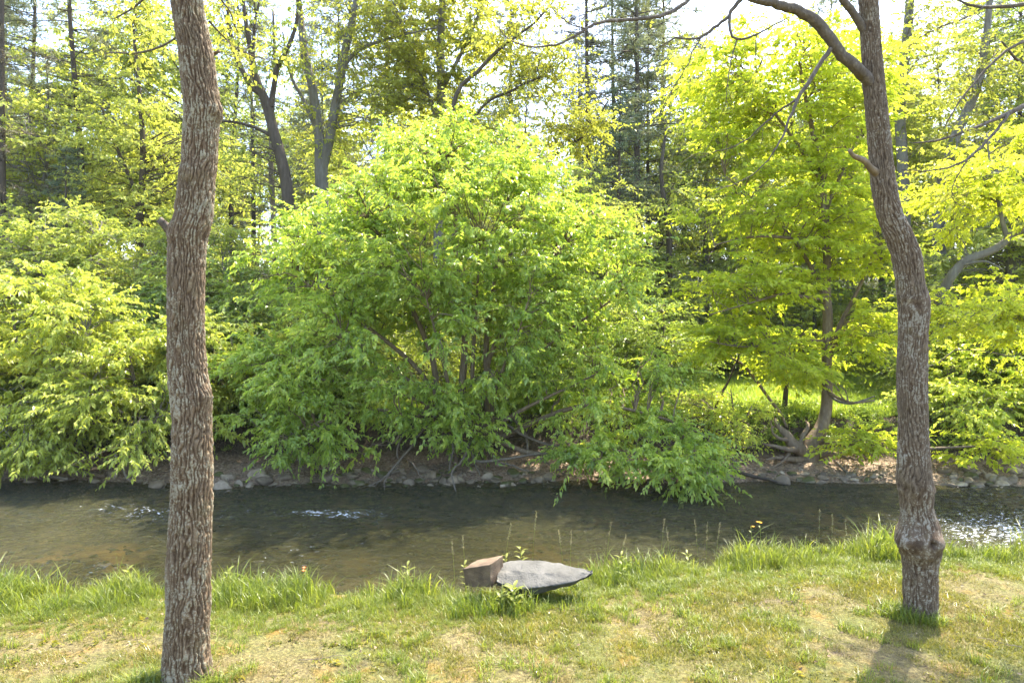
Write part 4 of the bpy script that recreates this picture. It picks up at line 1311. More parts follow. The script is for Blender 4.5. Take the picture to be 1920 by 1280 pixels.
D = 23.0
mid_tree('crooked dark trunk forking twice beside the left trunk, sparse new leaves', [
    [(552, 640, 24, D), (548, 520, 22, D), (540, 370, 22, D), (530, 310, 21, D), (515, 255, 20, D), (505, 215, 18, D), (492, 175, 16, D), (480, 150, 14, D), (470, 95, 10, D), (458, 20, 7, D), (450, -80, 4, D)],
    [(492, 178, 12, D), (470, 160, 10, D), (445, 110, 9, D), (430, 50, 7, D), (425, -30, 5, D)],
    [(508, 200, 11, D), (520, 130, 9, D), (540, 90, 8, D), (556, 40, 6, D), (560, -40, 4, D)],
    [(500, 190, 8, D), (478, 130, 7, D), (476, 60, 5, D), (486, 0, 3, D)],
    [(520, 262, 8, D), (480, 240, 6, D), (430, 228, 5, D), (380, 230, 3, D)]],
    [vol(480, 80, 110, 100, D, 1.8, 3), vol(420, 300, 90, 70, D, 1.6, 1.5)], 70, M_forest, M_bark_dark, 556, D, n_bare=16, tint=0.65, tw=6, nl=9)
D = 25.0
mid_tree('grey twin trunk rising just left of the big shrub top', [
    [(606, 560, 26, D), (605, 420, 24, D), (602, 310, 24, D), (598, 250, 18, D), (585, 160, 16, D), (572, 110, 15, D), (566, 60, 13, D), (560, 0, 11, D), (555, -120, 7, D)],
    [(604, 315, 20, D), (618, 260, 18, D), (628, 200, 16, D), (640, 140, 15, D), (650, 80, 14, D), (664, 20, 11, D), (680, -80, 7, D)],
    [(640, 130, 9, D), (665, 100, 8, D), (700, 82, 6, D), (760, 65, 4, D), (820, 52, 3, D)],
    [(600, 260, 9, D), (570, 190, 7, D), (545, 140, 5, D), (530, 60, 3, D)]],
    [vol(640, 60, 120, 90, D, 2, 3), vol(700, 220, 90, 80, D, 1.6, 1.6), vol(580, 230, 80, 70, D, 1.6, 1)], 90, M_yellow, M_bark_grey, 606, D, n_bare=8, tint=0.25, tw=7, nl=9)
D = 24.0
mid_tree('pale thin leaning snag trunk behind the left trunk', [
    [(520, 560, 11, D), (512, 400, 10, D), (508, 300, 9, D), (511, 220, 7, D), (515, 120, 6, D), (512, 20, 4, D)]],
    [vol(500, 470, 50, 30, D, 1, 1)], 8, M_forest, M_twig, 524, D, name='snag', n_bare=10, tw=5, nl=8)
D = 26.0
mid_tree('tall tree with dense yellow new leaves above the big shrub', [
    [(822, 500, 20, D), (824, 330, 18, D), (828, 200, 17, D), (826, 90, 14, D), (830, 0, 12, D), (834, -140, 6, D)],
    [(826, 240, 9, D), (800, 170, 7, D), (770, 90, 5, D), (740, 10, 4, D)],
    [(828, 170, 9, D), (870, 90, 7, D), (905, 10, 5, D)]],
    [vol(800, 60, 150, 110, D, 2.4, 5), vol(720, 160, 90, 70, D, 1.8, 1.6), vol(860, 190, 100, 60, D, 1.8, 1.5), vol(800, -110, 150, 90, D, 2.2, 2)], 190, M_yellow, M_bark_grey, 822, D, tint=0.5, tw=10, nl=13, L=0.15)
D = 22.5
mid_tree('leaning young tree with bright yellow leaves on diagonal limbs above the shrub', [
    [(800, 560, 16, D), (850, 440, 12, D), (850, 200, 8, D), (900, 130, 7, D), (945, 85, 6, D), (1000, 45, 4, D), (1040, 0, 3, D)],
    [(840, 300, 8, D), (905, 200, 6, D), (960, 170, 5, D), (1020, 140, 4, D), (1075, 100, 2.5, D)],
    [(850, 400, 8, D), (960, 330, 6, D), (1040, 290, 5, D), (1100, 250, 4, D), (1140, 190, 3, D)]],
    [vol(990, 70, 90, 80, D, 1.6, 3), vol(1010, 170, 90, 60, D, 1.6, 2.4), vol(1080, 240, 70, 50, D, 1.4, 1.6), vol(920, 250, 120, 50, D, 1.6, 1.4)], 130, M_yellow, M_bark_dark, 800, D, tint=0.6, tw=8, nl=10, L=0.13)
D = 26
mid_tree('tall leafy tree with yellow leaves at the upper right behind the right trunk', [
    [(1770, 600, 24, D), (1760, 400, 22, D), (1790, 260, 18, D), (1830, 170, 15, D), (1850, 60, 12, D), (1860, -60, 8, D)],
    [(1700, 500, 20, D + 1), (1692, 300, 19, D + 1), (1688, 200, 18, D + 1), (1700, 80, 17, D + 1), (1706, 0, 15, D + 1), (1712, -120, 9, D + 1)]],
    [vol(1800, 150, 140, 120, D, 2.4, 3), vol(1860, 330, 120, 80, D, 2, 2), vol(1740, 20, 80, 60, D, 2, 1)], 110, M_yellow, M_bark_grey, 1770, D, tint=0.3, tw=8, nl=10, L=0.14, n_bare=8)
D = 24
mid_tree('broad light green tree filling the far right behind the leaning tree', [
    [(1900, 640, 22, D), (1895, 480, 18, D), (1880, 360, 14, D), (1850, 260, 8, D)],
    [(1895, 520, 12, D), (1950, 420, 8, D), (2010, 330, 5, D)]],
    [vol(1860, 500, 150, 120, D, 2.2, 4), vol(1960, 380, 120, 120, D, 2.2, 2), vol(1760, 640, 90, 60, D, 1.6, 1.2)], 150, M_forest, M_bark_grey, 1900, D, tint=0.75, tw=10, nl=13, L=0.15)
D = 27
mid_tree('soft green tree with light foliage left of the left trunk', [
    [(270, 640, 16, D), (262, 450, 14, D), (268, 300, 11, D), (262, 180, 8, D), (250, 60, 5, D)],
    [(264, 380, 8, D), (220, 280, 6, D), (190, 200, 3, D)]],
    [vol(250, 260, 110, 120, D, 2.4, 4), vol(240, 400, 140, 70, D, 2.4, 2.5), vol(280, 60, 60, 80, D, 1.8, 1.2), vol(420, 330, 70, 80, D, 2, 1.2)], 150, M_forest, M_bark_dark, 270, D, tint=0.9, tw=9, nl=12, L=0.15)
D = 29
mid_tree('light green tree just right of the big shrub, behind the maple like tree', [
    [(1250, 620, 14, D), (1255, 450, 12, D), (1240, 330, 8, D), (1250, 240, 5, D)]],
    [vol(1240, 560, 80, 90, D, 2.2, 3), vol(1260, 380, 70, 60, D, 2, 1)], 90, M_forest, M_bark_dark, 1250, D, tint=0.35, tw=9, nl=12, L=0.15)

# -- evergreens
pp = [pine_proto('pine_tree', 'tall pine prototype', 24, M_needle, 7.0, 4.4, 24, 5, tufts=11, L=0.26, nl=14),
      pine_proto('pine_tree', 'slim pine prototype', 22, M_needle, 6.0, 3.4, 24, 5, tufts=10, L=0.25, taper=0.6, nl=14),
      pine_proto('hemlock_tree', 'dense dark evergreen prototype', 15, M_needle_d, 1.0, 3.4, 26, 5, tufts=9, L=0.20, droop=0.3, nl=13),
      pine_proto('pine_tree', 'full pine', 22, M_needle, 3.0, 4.6, 24, 6, tufts=13, L=0.26, nl=14, droop=0.2, taper=0.7),
      pine_proto('pine_tree', 'bare lower pine', 26, M_needle_dry, 6.0, 3.2, 24, 5, tufts=9, L=0.18, taper=0.5, nl=11, dead=12)]
used = [False] * len(pp)


def place(protos, used_, k, loc, rz, s, label, group=None, sz=None):
    if not used_[k]:
        used_[k] = True
        o = protos[k]
        o.location = loc
        o.rotation_euler = (0, 0, rz)
        o.scale = (s, s, sz or s)
        o['label'] = label
        if group:
            o['group'] = group
        elif 'group' in o:
            del o['group']
        return o
    o = copy_thing(protos[k], loc, rz, s, label, group, sz)
    if not group and 'group' in o:
        del o['group']
    return o


place(pp, used, 0, gpos(60, 33), 0.4, 1.0, 'tall pine with dark whorled branches at the far left edge of the sky')
place(pp, used, 1, gpos(160, 30), 1.4, 1.05, 'leaning dark pine trunk with bare twigs between the left edge and the left trunk')
place(pp, used, 3, gpos(1185, 33), 3.4, 1.12, 'grey green pine standing tall above the right shoulder of the big shrub')
place(pp, used, 0, gpos(960, 38), 2.0, 1.02, 'slim pine trunk seen through the yellow leaves above the big shrub')
place(pp, used, 3, gpos(1145, 38), 2.5, 1.1, 'dense grey pine left of the tall pine above the shrub')
place(pp, used, 3, gpos(1215, 35), 1.5, 0.85, 'lower dense grey pine in front of the tall pines above the shrub')
place(pp, used, 3, gpos(1240, 40), 5.0, 1.15, 'second grey pine a little right of the tall pine above the shrub')
place(pp, used, 3, gpos(1850, 37), 1.0, 1.0, 'full brownish pine behind the branches at the upper right')
place(pp, used, 3, gpos(15, 40), 1.0, 1.0, 'hazy full pine at the far left behind the thinner trunks')
place(pp, used, 3, gpos(640, 41), 2.0, 1.1, 'grey pine behind the grey twin trunk')
place(pp, used, 2, gpos(125, 25.5), 0.2, 0.62, 'dark blue green evergreen among light leaves on the left')
place(pp, used, 2, gpos(1165, 29.5), 2.2, 0.86, 'grey green evergreen directly behind the right side of the big shrub')
place(pp, used, 4, gpos(730, 36), 0.2, 0.95, 'thin pine with dead brown twigs left of the yellow leaved tree')
place(pp, used, 4, gpos(1900, 34), 2.2, 0.95, 'thin pine with dead brown twigs at the right edge')
place(pp, used, 4, gpos(10, 27), 1.2, 0.9, 'thin bare twigged pine at the left edge of the photo')
place(pp, used, 4, gpos(1105, 35), 4.2, 1.0, 'thin pine with dead twigs between yellow leaves and grey pine')
place(pp, used, 1, gpos(1560, 37), 0.9, 1.0, 'pine showing above the top of the maple like tree')
place(pp, used, 0, gpos(440, 36), 0.9, 0.95, 'pine showing right of the left trunk among bare twigs')

bp = [broad_proto('forest_tree', 'a', 21, 3.6, M_forest, M_bark_dark, 170, 11, 12, 0.19, tint=0.55, crown_z=(0.35, 1.0)),
      broad_proto('forest_tree', 'b', 18, 3.2, M_yellow, M_bark_grey, 120, 10, 11, 0.17, tint=0.15, crown_z=(0.4, 1.0)),
      broad_proto('forest_tree', 'c', 15, 3.0, M_forest, M_bark_grey, 150, 11, 12, 0.18, tint=0.8, crown_z=(0.22, 1.0)),
      broad_proto('forest_tree', 'd', 19, 2.6, M_under, M_bark_dark, 90, 9, 11, 0.18, tint=0.7, crown_z=(0.5, 1.0))]
ub = [False] * 4
bush = [broad_proto('understory_bush', 'a', 4.4, 2.3, M_under, M_bark_dark, 120, 11, 14, 0.14, tint=0.55, crown_z=(0.05, 1.0), base_r=0.05),
        broad_proto('understory_bush', 'b', 5.5, 2.2, M_forest, M_bark_grey, 110, 11, 14, 0.14, tint=0.45, crown_z=(0.05, 1.0), base_r=0.05),
        broad_proto('understory_bush', 'c', 3.2, 2.0, M_bank, M_bark_grey, 90, 11, 13, 0.13, tint=0.35, crown_z=(0.02, 1.0), base_r=0.04)]
for b_ in bush:
    b_['category'] = 'bush'
uu = [False] * 3
def zone(px, d):
    k = sum(px > v for v in (40, 310, 430, 560, 740, 930, 1130, 1290, 1440, 1600, 1760))
    w = ['at the left edge', 'left of the left trunk', 'directly behind the left trunk', 'just right of the left trunk', 'behind the left shoulder of the big shrub', 'behind the top left of the big shrub', 'behind the top right of the big shrub',
         'between the big shrub and the riverbank tree', 'behind the left half of the riverbank tree', 'behind the right half of the riverbank tree', 'behind the right trunk', 'right of the right trunk'][k]
    return w + (', nearer' if d < 47 else ', farthest' if d > 66 else '')


G_far = 'trees of the wood behind the meadow'
G_pine = 'pines of the wood behind the meadow'
G_bush = 'bushes under the trees behind the bank'
LF = ['dark trunked leafy tree', 'pale yellow leaved tree', 'low branching light green tree', 'slim dark green tree']
LB = ['dark green rounded bush', 'taller mid green bush', 'low light green bush']
rr = random.Random(11)
for (px, d, k, s_, lab) in ((1660, 31, 2, 1.1, 'light green tree directly behind the upper right trunk'), (1960, 30, 0, 1.0, 'leafy tree at the right edge behind the reaching branches'), (1760, 36, 1, 1.05, 'pale yellow tree between the right trunk and the right edge'),
                        (330, 33, 0, 0.95, 'leafy tree hidden behind the left trunk'), (1330, 34, 2, 1.15, 'light green tree behind the left side of the riverbank tree'),
                        (1110, 27.5, 2, 0.62, 'light green tree close behind the right shoulder of the big shrub'), (1440, 32, 2, 0.8, 'light green tree low behind the middle of the riverbank tree'), (1530, 31, 2, 0.7, 'light green tree behind the trunk of the riverbank tree'), (1010, 29, 2, 0.7, 'light green tree close behind the top of the big shrub'), (690, 30, 2, 0.9, 'light green tree close behind the left shoulder of the big shrub'), (70, 29, 2, 1.0, 'light green tree low among the pines at the left edge')):
    place(bp, ub, k, gpos(px, d), rr.uniform(0, 6), s_, lab)
pts = []
n_try = 0
while len(pts) < 175 and n_try < 4000:
    n_try += 1
    d = 36 + 62 * rr.random() ** 1.5
    px = rr.uniform(-650, 2450)
    x = (px - 960) / F * d
    if any((x - a) ** 2 + (d - b) ** 2 < 3.0 ** 2 for a, b in pts):
        continue
    # thinner where the sky shows
    if 1180 < px < 1290 and rr.random() < 0.5:
        continue
    pts.append((x, d))
    z = float(height(x, d))
    q = rr.random()
    s = rr.uniform(0.8, 1.12)
    if q < 0.30:
        k = rr.choice([0, 1, 4, 3])
        place(pp, used, k, (x, d, z), rr.uniform(0, 6.28), s, ['tall sparse pine ', 'slim pine ', '', 'full pine ', 'dead twigged pine '][k] + zone(px, d), G_pine)
    else:
        k = rr.choices([0, 1, 2, 3], [4, 2, 3, 3])[0]
        place(bp, ub, k, (x, d, z), rr.uniform(0, 6.28), s * (0.9 if d < 60 else 1.0), LF[k] + ' ' + zone(px, d), G_far)
# understory
cnt = 0
for i in range(600):
    d = rr.uniform(20.8, 44)
    px = rr.uniform(-600, 2400)
    x = (px - 960) / F * d
    if 1200 < px < 1700 and d < 34:
        continue
    if d < 24 and (1200 < px < 1760):
        continue
    if any((x - a) ** 2 + (d - b) ** 2 < 1.9 ** 2 for a, b in pts):
        continue
    pts.append((x, d))
    k = rr.choices([0, 1, 2], [4, 3, 2])[0]
    s = rr.uniform(0.75, 1.2)
    place(bush, uu, k, (x, d, float(height(x, d)) - 0.1), rr.uniform(0, 6.28), s, LB[k] + ' ' + zone(px, 50 if d > 30 else 40), G_bush)
    cnt += 1
    if cnt > 130:
        break
for (px, d, k, s, lab) in ((480, 19.8, 0, 0.55, 'dark low bush behind the bank right of the left trunk'), (620, 20.0, 0, 0.6, 'dark bush under the left half of the big shrub'),
                           (1010, 20.2, 0, 0.5, 'dark bush beneath the right half of the big shrub'), (330, 20.2, 0, 0.7, 'dark bush low behind the left trunk'),
                           (80, 20.2, 0, 0.8, 'dark bush low at the left edge'), (1225, 20.5, 0, 0.75, 'dark green bush between the big shrub and the meadow'),
                           (1800, 20.0, 0, 0.7, 'dark bush on the bank right of the right trunk'), (1920, 19.8, 0, 0.7, 'dark bush on the bank at the right edge'),
                           (1385, 31, 1, 0.6, 'bush at the back of the bright meadow'), (1680, 25, 1, 0.6, 'bush between the riverbank tree and the right trunk')):
    place(bush, uu, k, gpos(px, d), rr.uniform(0, 6), s, lab)


# ------------------------------------------------------------------ grass
def tuft_mesh(name, n, rad, h, w, mat, bend=0.6, hv=0.4, segs=1):
    mb = MB()
    a = rng.uniform(0, 6.28, n)
    rr_ = rad * np.sqrt(rng.uniform(0, 1, n))
    p = np.stack([np.cos(a) * rr_, np.sin(a) * rr_, np.full(n, -0.004)], 1)
    H = h * rng.uniform(1 - hv, 1 + hv, n)
    az = rng.uniform(0, 6.28, n)
    out = np.stack([np.cos(az), np.sin(az), 0 * az], 1)
    side = np.stack([-np.sin(az + rng.normal(0, .5, n)), np.cos(az), 0 * az], 1)
    b = bend * rng.uniform(0.2, 1.2, n)
    W = w * rng.uniform(0.7, 1.2, n)
    tint = np.clip(rng.normal(0.5, 0.2, n), 0, 1)
    if segs == 1:
        tip = p + out * (H * b)[:, None] + np.array([0, 0, 1.0]) * (H * (1 - 0.35 * b))[:, None]
        v = np.stack([p - side * W[:, None] / 2, p + side * W[:, None] / 2, tip], 1)
        mb.add(v.reshape(-1, 3), tris=np.arange(3 * n).reshape(n, 3), tint=np.repeat(tint, 3))
    else:
        K = segs + 1
        vs_ = []
        for k in range(K):
            t = k / segs
            c_ = p + out * (H * b * t ** 2.0)[:, None] + np.array([0, 0, 1.0]) * (H * (t - 0.45 * b * t ** 2.6))[:, None]
            ww = W * (1 - t ** 1.7) * 0.5 + 0.0004
            vs_ += [c_ - side * ww[:, None], c_ + side * ww[:, None]]
        v = np.stack(vs_, 1)
        base_i = np.arange(n)[:, None] * (2 * K)
        q = np.concatenate([base_i + np.array([[2 * k, 2 * k + 1, 2 * k + 3, 2 * k + 2]]) for k in range(segs)])
        mb.add(v.reshape(-1, 3), quads=q, tint=np.repeat(tint, 2 * K))
    return bpy.data.objects.new(name, mb.mesh(name, mat))


def scatter(name, P3, scl, tufts, kind='stuff'):
    """points carry scale and rotation; a geometry-nodes modifier sets one of the tufts on each"""
    n = len(P3)
    me = bpy.data.meshes.new(name)
    me.vertices.add(n)
    me.vertices.foreach_set('co', np.asarray(P3, np.float32).ravel())
    a = me.attributes.new('scl', 'FLOAT', 'POINT')
    a.data.foreach_set('value', np.asarray(scl, np.float32))
    a = me.attributes.new('rot', 'FLOAT_VECTOR', 'POINT')
    rv = np.stack([rng.normal(0, 0.08, n), rng.normal(0, 0.08, n), rng.uniform(0, 6.28, n)], 1)
    a.data.foreach_set('vector', rv.astype(np.float32).ravel())
    o = link(name, me, None, kind)
    ng = bpy.data.node_groups.new(name + '_nodes', 'GeometryNodeTree')
    ng.interface.new_socket('Geometry', in_out='INPUT', socket_type='NodeSocketGeometry')
    ng.interface.new_socket('Geometry', in_out='OUTPUT', socket_type='NodeSocketGeometry')
    gi = ng.nodes.new('NodeGroupInput')
    go = ng.nodes.new('NodeGroupOutput')
    iop = ng.nodes.new('GeometryNodeInstanceOnPoints')
    g2i = ng.nodes.new('GeometryNodeGeometryToInstance')
    for tf in tufts:
        oi = ng.nodes.new('GeometryNodeObjectInfo')
        oi.inputs['Object'].default_value = tf
        ng.links.new(oi.outputs['Geometry'], g2i.inputs[0])
    ng.links.new(gi.outputs[0], iop.inputs['Points'])
    ng.links.new(g2i.outputs[0], iop.inputs['Instance'])
    iop.inputs['Pick Instance'].default_value = True
    rvn = ng.nodes.new('FunctionNodeRandomValue')
    rvn.data_type = 'INT'
    rvn.inputs[4].default_value = 0
    rvn.inputs[5].default_value = len(tufts) - 1
    ng.links.new(rvn.outputs[2], iop.inputs['Instance Index'])
    na = ng.nodes.new('GeometryNodeInputNamedAttribute')
    na.data_type = 'FLOAT_VECTOR'
    na.inputs['Name'].default_value = 'rot'
    nb = ng.nodes.new('GeometryNodeInputNamedAttribute')
    nb.data_type = 'FLOAT'
    nb.inputs['Name'].default_value = 'scl'
    e2r = ng.nodes.new('FunctionNodeEulerToRotation')
    ng.links.new(na.outputs['Attribute'], e2r.inputs[0])
    ng.links.new(e2r.outputs[0], iop.inputs['Rotation'])
    ng.links.new(nb.outputs['Attribute'], iop.inputs['Scale'])
    ng.links.new(iop.outputs[0], go.inputs[0])
    md = o.modifiers.new('scatter', 'NODES')
    md.node_group = ng
    return o


short = [tuft_mesh('short_tuft', 26, 0.07, 0.045, 0.0055, M_grass, 1.1) for _ in range(4)]
n = 36000
x = rng.uniform(-8.5, 10, n)
y = rng.uniform(3.2, 9.8, n)
keep = y < edge(x) - 0.05
x, y = x[keep], y[keep]
dens = fbm(x * 0.9, y * 0.9, seed=41) + 0.5 * fbm(x * 3.5, y * 3.5, seed=43)
edge_near = smooth((y - (edge(x) - 1.3)) / 0.9)
keep = rng.uniform(0, 1, len(x)) < np.clip(0.55 + 0.7 * dens, 0.12, 1) + 0.5 * edge_near
x, y, dens = x[keep], y[keep], dens[keep]
scatter('lawn_grass', np.stack([x, y, height(x, y)], 1), np.clip(0.85 + 0.5 * dens + rng.normal(0, 0.2, len(x)), 0.5, 2.0), short)
M_straw = leaf_mat('dry_grass_blade', (0.10, 0.07, 0.02), (0.21, 0.175, 0.055), (0.36, 0.31, 0.12), trans=0.35, gloss=0.6, spec=0.3, tscale=1.1)
dry = [tuft_mesh('dry_tuft', 22, 0.08, 0.035, 0.006, M_straw, 1.6) for _ in range(3)]
n = 12000
x = rng.uniform(-8.5, 10, n)
y = rng.uniform(3.2, 9.8, n)
k = (y < edge(x) - 0.3) & (rng.uniform(0, 1, n) < 0.6 - 0.5 * fbm(x * 0.9, y * 0.9, seed=41))
x, y = x[k], y[k]
scatter('dry_lawn_grass', np.stack([x, y, height(x, y)], 1), rng.uniform(0.5, 1.4, len(x)), dry)
# taller clumps of greener grass in the lawn
clump = [tuft_mesh('clump_tuft', 34, 0.09, 0.12, 0.0075, M_tall, 0.9, segs=2) for _ in range(3)]
nc = 260
cx_, cy_ = rng.uniform(-7, 8, nc), rng.uniform(4.5, 9.3, nc)
ex = np.array([-3.35, -3.2, -3.05, -2.9, 4.0, 3.95, 4.1, 3.85, -2.6, 4.7])
ey = np.array([5.75, 5.65, 5.9, 5.6, 7.25, 7.1, 7.35, 7.2, 5.65, 7.0])
px_ = np.concatenate([np.repeat(cx_, 5) + rng.normal(0, 0.1, nc * 5), ex, ex + 0.08])
py_ = np.concatenate([np.repeat(cy_, 5) + rng.normal(0, 0.1, nc * 5), ey, ey - 0.06])
k = py_ < edge(px_) - 0.1
px_, py_ = px_[k], py_[k]
scatter('grass_clumps', np.stack([px_, py_, height(px_, py_)], 1), rng.uniform(0.3, 1.0, len(px_)), clump)
# the uncut fringe along the water
fr = [tuft_mesh('fringe_tuft', 18, 0.10, 0.27, 0.012, M_tall, 0.7, 0.6, segs=4) for _ in range(4)]
n = 3000
x = rng.uniform(-9.5, 10.5, n)
wd = np.where(x < -0.9, 0.62, np.where(x < 1.2, 0.5, 0.45))
y = edge(x) + 0.16 - wd * rng.uniform(0, 1, n) ** 1.3 * 1.25
g = vnoise(x * 1.6, y * 1.6, seed=51)
keep = rng.uniform(0, 1, n) < 0.66 + 0.75 * g
x, y, g = x[keep], y[keep], g[keep]
# leave the slab and block free
keep = ~((x > -0.50) & (x < 0.98) & (y < 8.05) & (y > 7.2))
x, y, g = x[keep], y[keep], g[keep]
fall = 1 - 0.55 * np.clip((edge(x) - y) / 0.8, 0, 1)
scatter('tall_grass', np.stack([x, y, height(x, y)], 1), np.clip((0.50 + 0.38 * g + np.abs(rng.normal(0, 0.22, len(x)))) * fall * np.where(rng.uniform(0, 1, len(x)) < 0.07, 1.6, 1), 0.25, 1.7), fr)
# reeds of grass between lawn and fringe
n = 5200
x = rng.uniform(-9.5, 10.5, n)
y = edge(x) - rng.uniform(0.1, 1.15, n)
scatter('half_tall_grass', np.stack([x, y, height(x, y)], 1), rng.uniform(0.35, 0.9, n) * np.clip(1.25 - (edge(x) - y) / 1.3, 0.3, 1.2), clump)
# blades in front of the block and the slab
x = np.concatenate([rng.uniform(-0.62, 0.12, 40), rng.uniform(0.12, 0.9, 9)])
y = np.concatenate([rng.uniform(7.0, 7.4, 40), rng.uniform(7.1, 7.3, 9)])
scatter('stone_side_grass', np.stack([x, y, height(x, y)], 1), rng.uniform(0.45, 0.95, len(x)), fr)
# meadow behind the bank
mt_ = [tuft_mesh('meadow_tuft', 50, 0.22, 0.22, 0.012, M_meadow, 0.6, 0.5, segs=2) for _ in range(3)]
n = 14000
x = rng.uniform(-16, 26, n)
y = 18.6 + 18 * rng.uniform(0, 1, n) ** 1.3
keep = y > btop(x) - 0.1
x, y = x[keep], y[keep]
scatter('meadow_grass', np.stack([x, y, height(x, y)], 1), rng.uniform(0.6, 1.5, len(x)), mt_)


def lit_tuft(name, n, rad, h, L, mat):
    """low leafy ground cover clump"""
    mb = MB()
    a = rng.uniform(0, 6.28, n)
    r_ = rad * np.sqrt(rng.uniform(0, 1, n))
    s = np.stack([np.cos(a) * r_, np.sin(a) * r_, np.zeros(n)], 1)
    e = s + np.stack([rng.normal(0, .1, n), rng.normal(0, .1, n), h * rng.uniform(0.3, 1, n)], 1)
    tp = foliage_sprays(mb, s, e, 7, L, L * 0.6, 0.2, 0.8, 0.5, 0.2, 0.3, 0.0)
    return bpy.data.objects.new(name, mb.mesh(name, mat))


gc = [lit_tuft('cover_clump', 26, 0.35, 0.4, 0.09, M_under) for _ in range(3)]
n = 1700
x = rng.uniform(-14, 16, n)
y = 17.2 + rng.uniform(0, 1, n) * 3.2
z = height(x, y)
keep = (z > -0.30) & (rng.uniform(0, 1, n) < 0.55 + 0.5 * vnoise(x * 0.8, y, seed=61)) & ~((np.abs(x - 0) < 5.5) & (z < 0.2))
x, y, z = x[keep], y[keep], z[keep]
scatter('bank_ground_cover', np.stack([x, y, z], 1), rng.uniform(0.4, 1.0, len(x)), gc)
# forest floor plants
gf = [lit_tuft('floor_clump', 30, 0.7, 0.8, 0.16, M_under) for _ in range(2)]
n = 2600
y = 34 + 50 * rng.uniform(0, 1, n)
x = rng.uniform(-0.85, 0.85, n) * y
scatter('forest_floor_plants', np.stack([x, y, height(x, y)], 1), rng.uniform(0.7, 1.6, n), gf)

x = np.concatenate([rA[0][0] + rng.normal(0, 0.33, 260), rB[0][0] + rng.normal(0.1, 0.35, 320)])
y = np.concatenate([5.8 + rng.normal(-0.1, 0.3, 260), 7.15 + rng.normal(-0.15, 0.3, 320)])
scatter('trunk_foot_litter', np.stack([x, y, height(x, y)], 1), rng.uniform(0.6, 1.5, len(x)), dry)
x = np.concatenate([rA[0][0] - 0.28 + rng.normal(0, 0.07, 16), rA[0][0] + 0.25 + rng.normal(0, 0.05, 5), rB[0][0] - 0.25 + rng.normal(0, 0.07, 16), rB[0][0] + rng.normal(0, 0.1, 8)])
y = np.concatenate([5.65 + rng.normal(0, 0.1, 16), 5.6 + rng.normal(0, 0.05, 5), 7.1 + rng.normal(0, 0.1, 16), 6.93 + rng.normal(0, 0.03, 8)])
scatter('trunk_foot_grass', np.stack([x, y, height(x, y)], 1), rng.uniform(0.7, 1.6, len(x)), clump)
lw = [lit_tuft('lawn_weed_clump', 5, 0.05, 0.03, 0.035, M_grass) for _ in range(3)]
n = 900
x = rng.uniform(-8, 9.5, n)
y = rng.uniform(4.2, 9.2, n)
k = (y < edge(x) - 0.2) & (vnoise(x * 1.1, y * 1.1, seed=91) > -0.1)
x, y = x[k], y[k]
scatter('lawn_weeds', np.stack([x, y, height(x, y)], 1), rng.uniform(0.6, 1.4, len(x)), lw)

# ------------------------------------------------------------------ weeds, seed heads, flowers in the fringe
def weed(name, label, px, d, h, nleaf, mat, cat='plant', L=0.09, group=None, lean=0.0):
    g = gpos(px, d)
    root = link(name, None, None, None, label, cat, group, g)
    mb = MB()
    top = np.array([lean, rng.normal(0, 0.02), h])
    t = np.linspace(0, 1, 6)[:, None]
    st = top * t + np.array([0.02, 0, 0]) * np.sin(t * 3)
    st[0, 2] = -0.03
    tubes(mb, st, 0.004 * (1 - 0.5 * t[:, 0]), 5)
    link('stem', mb.mesh('weed_stem', mat, True), root)
    for k in range(nleaf):
        tt = 0.25 + 0.75 * (k + 0.5) / nleaf
        a = k * 2.4 + rng.uniform(-0.3, 0.3)
        p = np.array([np.interp(tt, t[:, 0], st[:, j]) for j in range(3)])
        dr = unit(np.array([math.cos(a), math.sin(a), 0.55 + 0.5 * tt - (0.2 if tt < 0.5 else 0)]))
        ln = L * rng.uniform(0.8, 1.2) * (1.1 - 0.3 * abs(tt - 0.7))
        s = unit(np.cross(dr, [0, 0, 1]))
        vv = []
        for q in range(6):
            u = q / 5
            c_ = p + dr * ln * u + np.array([0, 0, -0.45]) * ln * u ** 2
            w_ = ln * 0.13 * math.sin(math.pi * min(0.97, u * 0.9 + 0.08)) * (1.05 - 0.3 * u)
            vv += [c_ - s * w_, c_ + np.array([0, 0, -0.25 * w_]), c_ + s * w_]
        m2 = MB()
        qd = []
        for q in range(5):
            qd += [[3 * q, 3 * q + 1, 3 * q + 4, 3 * q + 3], [3 * q + 1, 3 * q + 2, 3 * q + 5, 3 * q + 4]]
        m2.add(vv, quads=qd, tint=0.5 + 0.4 * tt)
        link('leaf', m2.mesh('weed_leaf', mat, True), root)
    return root


weed('leafy_weed', 'upright leafy weed standing in the gap between brown block and grey slab', 962, 7.22, 0.27, 13, M_tall, L=0.19)
weed('leafy_weed', 'small leafy weed in front of the right side of the brown block', 936, 7.2, 0.17, 9, M_tall, L=0.12)
weed('leafy_weed', 'yellow tipped leafy weed just left of the brown block', 870, 7.86, 0.38, 12, M_tall, L=0.10)
weed('leafy_weed', 'left yellow tipped leafy weed behind the grey slab', 947, 7.98, 0.42, 14, M_tall, L=0.10)
weed('leafy_weed', 'taller right leafy weed behind the middle of the grey slab', 975, 8.05, 0.48, 16, M_tall, L=0.11)
weed('leafy_weed', 'leafy weed in the tall grass a little left of the brown block', 762, 7.72, 0.36, 12, M_tall, L=0.12)
weed('leafy_weed', 'leafy weed in the tall grass just left of the left trunk', 232, 7.7, 0.30, 12, M_tall, L=0.12)
weed('leafy_weed', 'leafy weed in the fringe just right of the left trunk', 425, 7.7, 0.30, 12, M_tall, L=0.12)
weed('leafy_weed', 'leafy weed right of the right trunk in the waterside grass', 1880, 9.4, 0.36, 12, M_tall, L=0.12)
